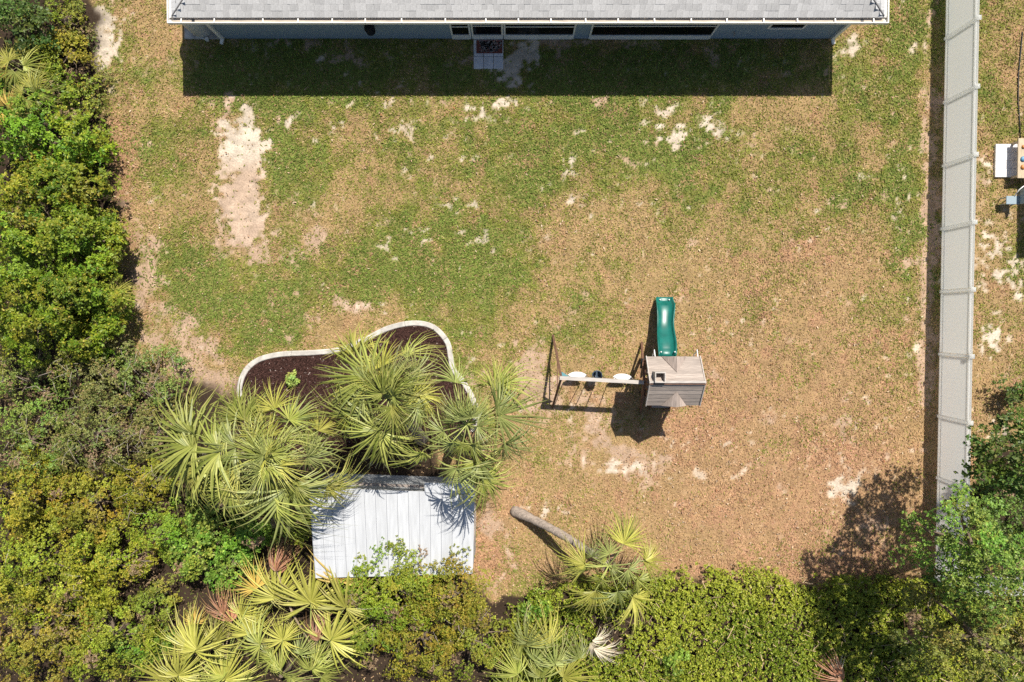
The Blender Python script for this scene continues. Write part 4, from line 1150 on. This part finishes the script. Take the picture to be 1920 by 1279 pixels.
GG = 'mixed scrub in the top left corner'
for lab, px, py, r, z, sp in (('dark green bush in the top left corner', 30, 30, 58, 1.9, 'dark'), ('olive bush along the top edge left of the white sand', 112, 30, 48, 1.1, 'olive'), ('olive bush left of the white sand spot', 125, 105, 50, .9, 'olive'),
                              ('low yellow green bush at the left edge under the corner bush', 35, 115, 50, .8, 'olive'), ('green bush just above the hedge by the lawn', 160, 190, 36, 1.2, 'broad'), ('low olive bush under the white sand spot', 175, 150, 30, .6, 'scrub'), ('leafy green bush between the two left palmettos', 100, 165, 40, .9, 'pepper'), ('low olive bush right of the dark corner bush', 78, 62, 46, .8, 'olive'), ('low scrub spilling onto the left side of the white sand', 150, 70, 26, .5, 'scrub'), ('low green bush at the left edge between the palmettos', 12, 170, 46, .9, 'broad')):
    shrub(lab, px, py, r, z, sp, group=GG)
GB = 'brown olive scrub below the hedge'
for i, (lab, px, py, r, z) in enumerate((('twiggy olive scrub at the left edge right under the hedge', 40, 712, 98, 2.1), ('twiggy olive scrub in the middle right under the hedge', 175, 700, 82, 2.2), ('twiggy scrub spreading toward the dirt beside the mulch bed', 275, 712, 66, 1.7),
                        ('thin twiggy scrub at the left edge halfway down the thicket', 40, 830, 98, 2.2), ('thin grey twigged scrub in the centre of the left thicket', 175, 815, 86, 2.3), ('scrub growing up under the left palm fronds', 280, 820, 64, 1.8), ('olive scrub below the left palm trunk', 265, 915, 66, 1.9))):
    shrub(lab, px, py, r, z, 'scrub' if i != 6 else 'fine', group=GB, twigs=34, dens=1.35)
GC = 'yellow olive bushes in the lower left'
for lab, px, py, r, z in (('yellow olive bush at the left edge under the twiggy scrub', 40, 945, 96, 2.3), ('yellow olive bush right of the left edge under the twiggy scrub', 165, 945, 76, 2.1), ('broad yellow olive bush at the left edge, second from the bottom', 45, 1070, 106, 2.5),
                          ('broad yellow olive bush inland, second from the bottom', 185, 1070, 84, 2.3), ('yellow olive bush in the bottom left corner', 50, 1205, 112, 2.4), ('yellow olive bush on the bottom edge beside the corner bush', 195, 1205, 88, 2.2)):
    shrub(lab, px, py, r, z, 'olive', group=GC, twigs=6, dens=1.25)
GD = 'broad leaved green shrubs left of the shed'
for lab, px, py, r, z, sp in (('rounded bright green shrub under the left palm fronds', 395, 965, 52, 1.9, 'broad'), ('rounded bright green shrub nearest the shed left side', 455, 1005, 52, 1.9, 'broad'), ('bright green shrub above the red dry fronds', 365, 1050, 58, 2.0, 'broad'), ('bright green shrub touching the yellow palmetto fans', 425, 1070, 44, 1.6, 'broad'),
                              ('dark green bush between the olive bushes and broad leaved shrubs', 300, 1000, 58, 1.8, 'fine'), ('fine leaved green bush between the palmettos and olive bushes', 285, 1130, 52, 1.6, 'fine'), ('small green bush left of the bottom palmetto clumps', 262, 1210, 42, 1.4, 'broad'), ('fine leaved bush hugging the shed roof left edge', 548, 985, 44, 2.3, 'fine')):
    shrub(lab, px, py, r, z, sp, group=GD, dens=1.15)
GE = 'fine leaved bushes below the shed'
for lab, px, py, r, z in (('fine leaved olive bush overlapping the bottom of the white roof', 742, 1100, 82, 3.1), ('fine leaved bush right of the palmetto clumps below the shed', 690, 1185, 70, 2.2), ('big fine leaved bush on the bottom edge below the shed', 790, 1210, 92, 2.4),
                          ('fine leaved bush at the shed lower right corner', 852, 1112, 76, 3.0), ('fine leaved bush between the shed and the bottom edge right side', 890, 1215, 80, 2.1)):
    shrub(lab, px, py, r, z, 'fine', group=GE, dens=1.35, twigs=6, zb=1.95 if z > 2.9 else None, clump=.26 if z > 2.9 else None)
GT = 'light green trees over the fence corner'
shrub('light green tree arching over the fence corner', 1824, 1038, 102, 7.2, 'oak', 'leafy_tree', 'tree', GT, dens=1.1, zb=4.4, clump=.32, foot=(1850, 1015))
shrub('light green tree in the bottom right corner with pale twigs', 1850, 1205, 118, 6.6, 'oak', 'leafy_tree', 'tree', GT, dens=1.25, zb=3.4, twigs=40, foot=(1860, 1130))
shrub('tree behind the fence with dark green crown at the right edge', 1968, 885, 112, 7.4, 'dark', 'leafy_tree', 'tree', None, dens=.75, zb=4.6, clump=.34, ryk=1.08, foot=(1900, 890))
shrub('dark bush behind the fence below the right edge tree', 1880, 930, 46, 1.4, 'dark', group='dark bushes behind the fence')
shrub('dark bush at the right edge beside the light green tree', 1905, 1010, 50, 1.8, 'dark', group='dark bushes behind the fence')
shrub('small dark green bush at the right edge above the shaded tree', 1905, 740, 34, 1.0, 'dark', group='dark bushes behind the fence')
shrub('small yellow leaved plant standing in the dark mulch', 547, 712, 11, .55, 'yellow', 'garden_plant', 'plant', None, dens=3)
shrub('small lime green plant under the middle palm in the mulch bed', 735, 700, 14, .6, 'yellow', 'garden_plant', 'plant', None, dens=2)
shrub('bright green low bush beside the dry fronds under the leaning palm', 1003, 1132, 26, .7, 'broad', dens=1.5)
shrub('bright green bush in the ground cover right of the straw frond', 1265, 1240, 28, .8, 'broad', dens=1.5)

# vine ground cover along the south side
def ground_cover():
    poly = np.array([W(a, b, .3)[:2] for a, b in ((945, 1160), (1000, 1105), (1060, 1120), (1130, 1085), (1235, 1085), (1330, 1078), (1400, 1070), (1500, 1078), (1600, 1085), (1700, 1092), (1760, 1100), (1800, 1130), (1900, 1130), (1990, 1150), (1990, 1330), (930, 1330))])
    n = 24000
    x = rng.uniform(poly[:, 0].min() - .2, poly[:, 0].max(), n); y = rng.uniform(poly[:, 1].min(), poly[:, 1].max() + .3, n)
    k = inside(poly, x + (fbm(x, y, .9, 201) - .5) * 1.8 + rng.normal(0, .10, n), y + (fbm(x, y, .9, 211) - .5) * 1.7 + rng.normal(0, .13, n))
    px, py = ground_px(x, y)
    hole = fbm(x, y, .55, 231, 3)
    bare = np.exp(-(((px - 1130) / 70) ** 2 + ((py - 1190) / 50) ** 2)) + .8 * np.exp(-(((px - 1290) / 40) ** 2 + ((py - 1190) / 30) ** 2)) + .5 * np.exp(-(((px - 1440) / 40) ** 2 + ((py - 1265) / 20) ** 2))
    k &= rng.random(n) < np.clip(1.25 - bare - 1.6 * np.clip(.47 - hole, 0, 1) * 2, .06, 1)
    x, y, hole = x[k], y[k], hole[k]; n = len(x)
    z = .12 + .55 * fbm(x, y, 1.3, 221, 3) * (0.4 + .8 * hole) + rng.uniform(-.1, .08, n)
    C = np.stack([x, y, np.maximum(z, .06)], 1)
    A = norm(rng.normal(0, .45, (n, 3)) + np.array((0, 0, 1.0)))
    br = (fbm(x, y, 1.7, 241) - .5) * 1.6 + rng.normal(0, .16, n)
    v, col = sprigs(C, A, 7, .09, .055, PAL_['vine'], bright=br)
    tag(np_mesh('ground_cover', v, 4, col, 'leaf'), 'tangled green vine ground cover along the bottom edge', 'ground cover', kind='stuff')
    # loose dry litter lying in it
    n = 1100
    x = rng.uniform(poly[:, 0].min(), poly[:, 0].max(), n); y = rng.uniform(poly[:, 1].min(), poly[:, 1].max(), n); k = inside(poly, x, y); x, y = x[k], y[k]; n = len(x)
    az = rng.uniform(0, 6.28, n); L = rng.gamma(2., .045, n); w = rng.uniform(.006, .014, n)
    d = np.stack([np.cos(az), np.sin(az), rng.normal(0, .2, n)], 1) * L[:, None]; s = np.stack([-np.sin(az), np.cos(az), np.zeros(n)], 1) * w[:, None]
    b = np.stack([x, y, rng.uniform(.15, .62, n)], 1)
    v = np.stack([b - d - s, b + d - s, b + d + s, b - d + s], 1)
    col = np.array((.40, .29, .17)) * rng.uniform(.5, 1.4, n)[:, None]
    tag(np_mesh('dry_litter', v.reshape(-1, 3), 4, col, 'mulch'), 'dry straw coloured twigs scattered through the ground cover', 'litter', kind='stuff')
ground_cover()

# ------------------------------------------------------------------ the neighbour's yard beyond the fence
na, nb2 = W(1863, 333), W(1912, 271)
pv_ = thing('paver_pad', 'white concrete paver pad on the grass beyond the fence', 'paver pad', ((na.x + nb2.x) / 2 + .2, (na.y + nb2.y) / 2, 0))
rowh = (nb2.y - na.y) / 4
for j in range(4):
    x = na.x; i = 0
    ws_ = ((.42, .28, .42, .28) if j % 2 else (.28, .42, .28, .42))
    for w in ws_:
        MB().box(x + .003, x + w - .003, na.y + j * rowh + .003, na.y + (j + 1) * rowh - .003, -.03, .085).build('paver', 'paver_white', pv_, bevel=.006)
        x += w
nt_ = thing('play_tower', "neighbour's timber play tower with a climbing board at the right edge", 'play tower', (20.6, 6.5, 0))
cb0, cb1 = W(1908, 334, .5), W(1908, 259, .5)
MB().box(cb0.x, cb0.x + .62, cb0.y, cb1.y, .45, .5).build('climbing_board', 'pine', nt_, bevel=.008)
for px, py, mt, sx, sy in ((1919, 298, 'blue_plastic', .10, .14), (1919, 313, 'orange_plastic', .09, .12), (1920, 275, 'orange_plastic', .07, .12)):
    q = W(px, py, .53)
    MB().lathe((q.x, q.y, .5), [(sx, .001), (sx * .95, .04), (sx * .5, .06)], 12).build('climbing_hold', mt, nt_, smooth=True)
for (x, y) in ((cb0.x + .1, cb0.y + .1), (cb0.x + .1, cb1.y - .1), (cb0.x + .5, cb0.y + .1), (cb0.x + .5, cb1.y - .1)):
    MB().box(x - .04, x + .04, y - .04, y + .04, -.05, .45).build('leg', 'pine', nt_)
MB().slab([(19.82, 3.85, 2.4), (21.6, 3.85, 2.4), (21.6, 7.0, 2.5), (19.82, 7.0, 2.5)], .03).build('canopy', 'tarp', nt_)
MB().slab([(20.0, 8.6, 2.4), (21.6, 8.6, 2.4), (21.6, 11.8, 2.5), (20.0, 11.8, 2.5)], .03).build('canopy', 'tarp', nt_)
for x in (20.1, 21.5):
    for y in (4.0, 6.9, 8.7, 11.6):
        MB().box(x - .045, x + .045, y - .045, y + .045, -.05, 2.39).build('post', 'red_wood', nt_)
for x in (20.1, 21.5):
    MB().box(x - .03, x + .03, 3.9, 11.7, 2.26, 2.36).build('beam', 'red_wood', nt_)
# patio chair
pc0 = W(1887, 375, .42)
ch_ = thing('patio_chair', 'grey blue plastic patio chair seat at the right edge', 'chair', (pc0.x + .3, pc0.y, 0))
m = MB(); m.box(pc0.x, pc0.x + .52, pc0.y - .16, pc0.y + .15, .38, .42); m.build('seat', 'grey_blue', ch_, bevel=.015)
for sx in (.05, .47):
    for sy in (-.12, .11):
        MB().tube([(pc0.x + sx, pc0.y + sy, -.02), (pc0.x + sx, pc0.y + sy, .38)], .018, 8).build('leg', 'grey_blue', ch_)
MB().tube([(pc0.x + .30, pc0.y + .14, .42), (pc0.x + .32, pc0.y + .34, .62), (pc0.x + .45, pc0.y + .46, .66), (pc0.x + .6, pc0.y + .46, .62)], .02, 8).build('arm', 'white_plastic', ch_, smooth=True)
MB().box(pc0.x + .48, pc0.x + .56, pc0.y - .16, pc0.y + .4, .43, .8).build('backrest', 'grey_blue', ch_, bevel=.015)
# garden hose along the grass edge
pts = [W(1917, 60, .02), W(1914, 95, .02), W(1909.5, 140, .02), W(1909, 190, .02), W(1912, 230, .02), W(1913, 262, .02)]
tag(MB().tube(pts, .022, 7).build('garden_hose', 'black', smooth=True), 'thin black garden hose lying along the right edge', 'hose')


# ------------------------------------------------------------------ fallen leaves blown over the lawn, bed and shed roof
def fallen_leaves():
    n = 9000
    x = rng.uniform(-18.5, 16.0, n); y = rng.uniform(-10.5, 9.0, n)
    g, sand, dirt, orange, litter, beige, n2, n3 = lawn(x, y)
    px, py = ground_px(x, y)
    w = .10 + .55 * orange + .5 * np.exp(-((px - 240) / 60) ** 2) + .6 * np.exp(-((py - 1000) / 90) ** 2) + .3 * sstep(.55, .8, fbm(x, y, 1.5, 501, 3))
    k = (rng.random(n) < w) & ~inside(bed, x, y) & (litter < .5)
    x, y = x[k], y[k]; n = len(x)
    az = rng.uniform(0, 6.28, n); L = rng.uniform(.025, .07, n); wd = rng.uniform(.012, .028, n)
    d = np.stack([np.cos(az), np.sin(az), rng.normal(0, .3, n)], 1) * L[:, None]; s_ = np.stack([-np.sin(az), np.cos(az), rng.normal(0, .3, n)], 1) * wd[:, None]
    b = np.stack([x, y, rng.uniform(.035, .06, n)], 1)
    v = np.stack([b - d, b + s_, b + d, b - s_], 1)
    t = rng.random(n)[:, None]
    col = np.array((.30, .13, .06)) * (1 - t) + np.array((.62, .48, .33)) * t
    tag(np_mesh('fallen_leaves', v.reshape(-1, 3), 4, col * rng.uniform(.6, 1.2, n)[:, None], 'mulch'), 'brown and pale fallen leaves scattered over the lawn', 'leaves', kind='stuff')
fallen_leaves()
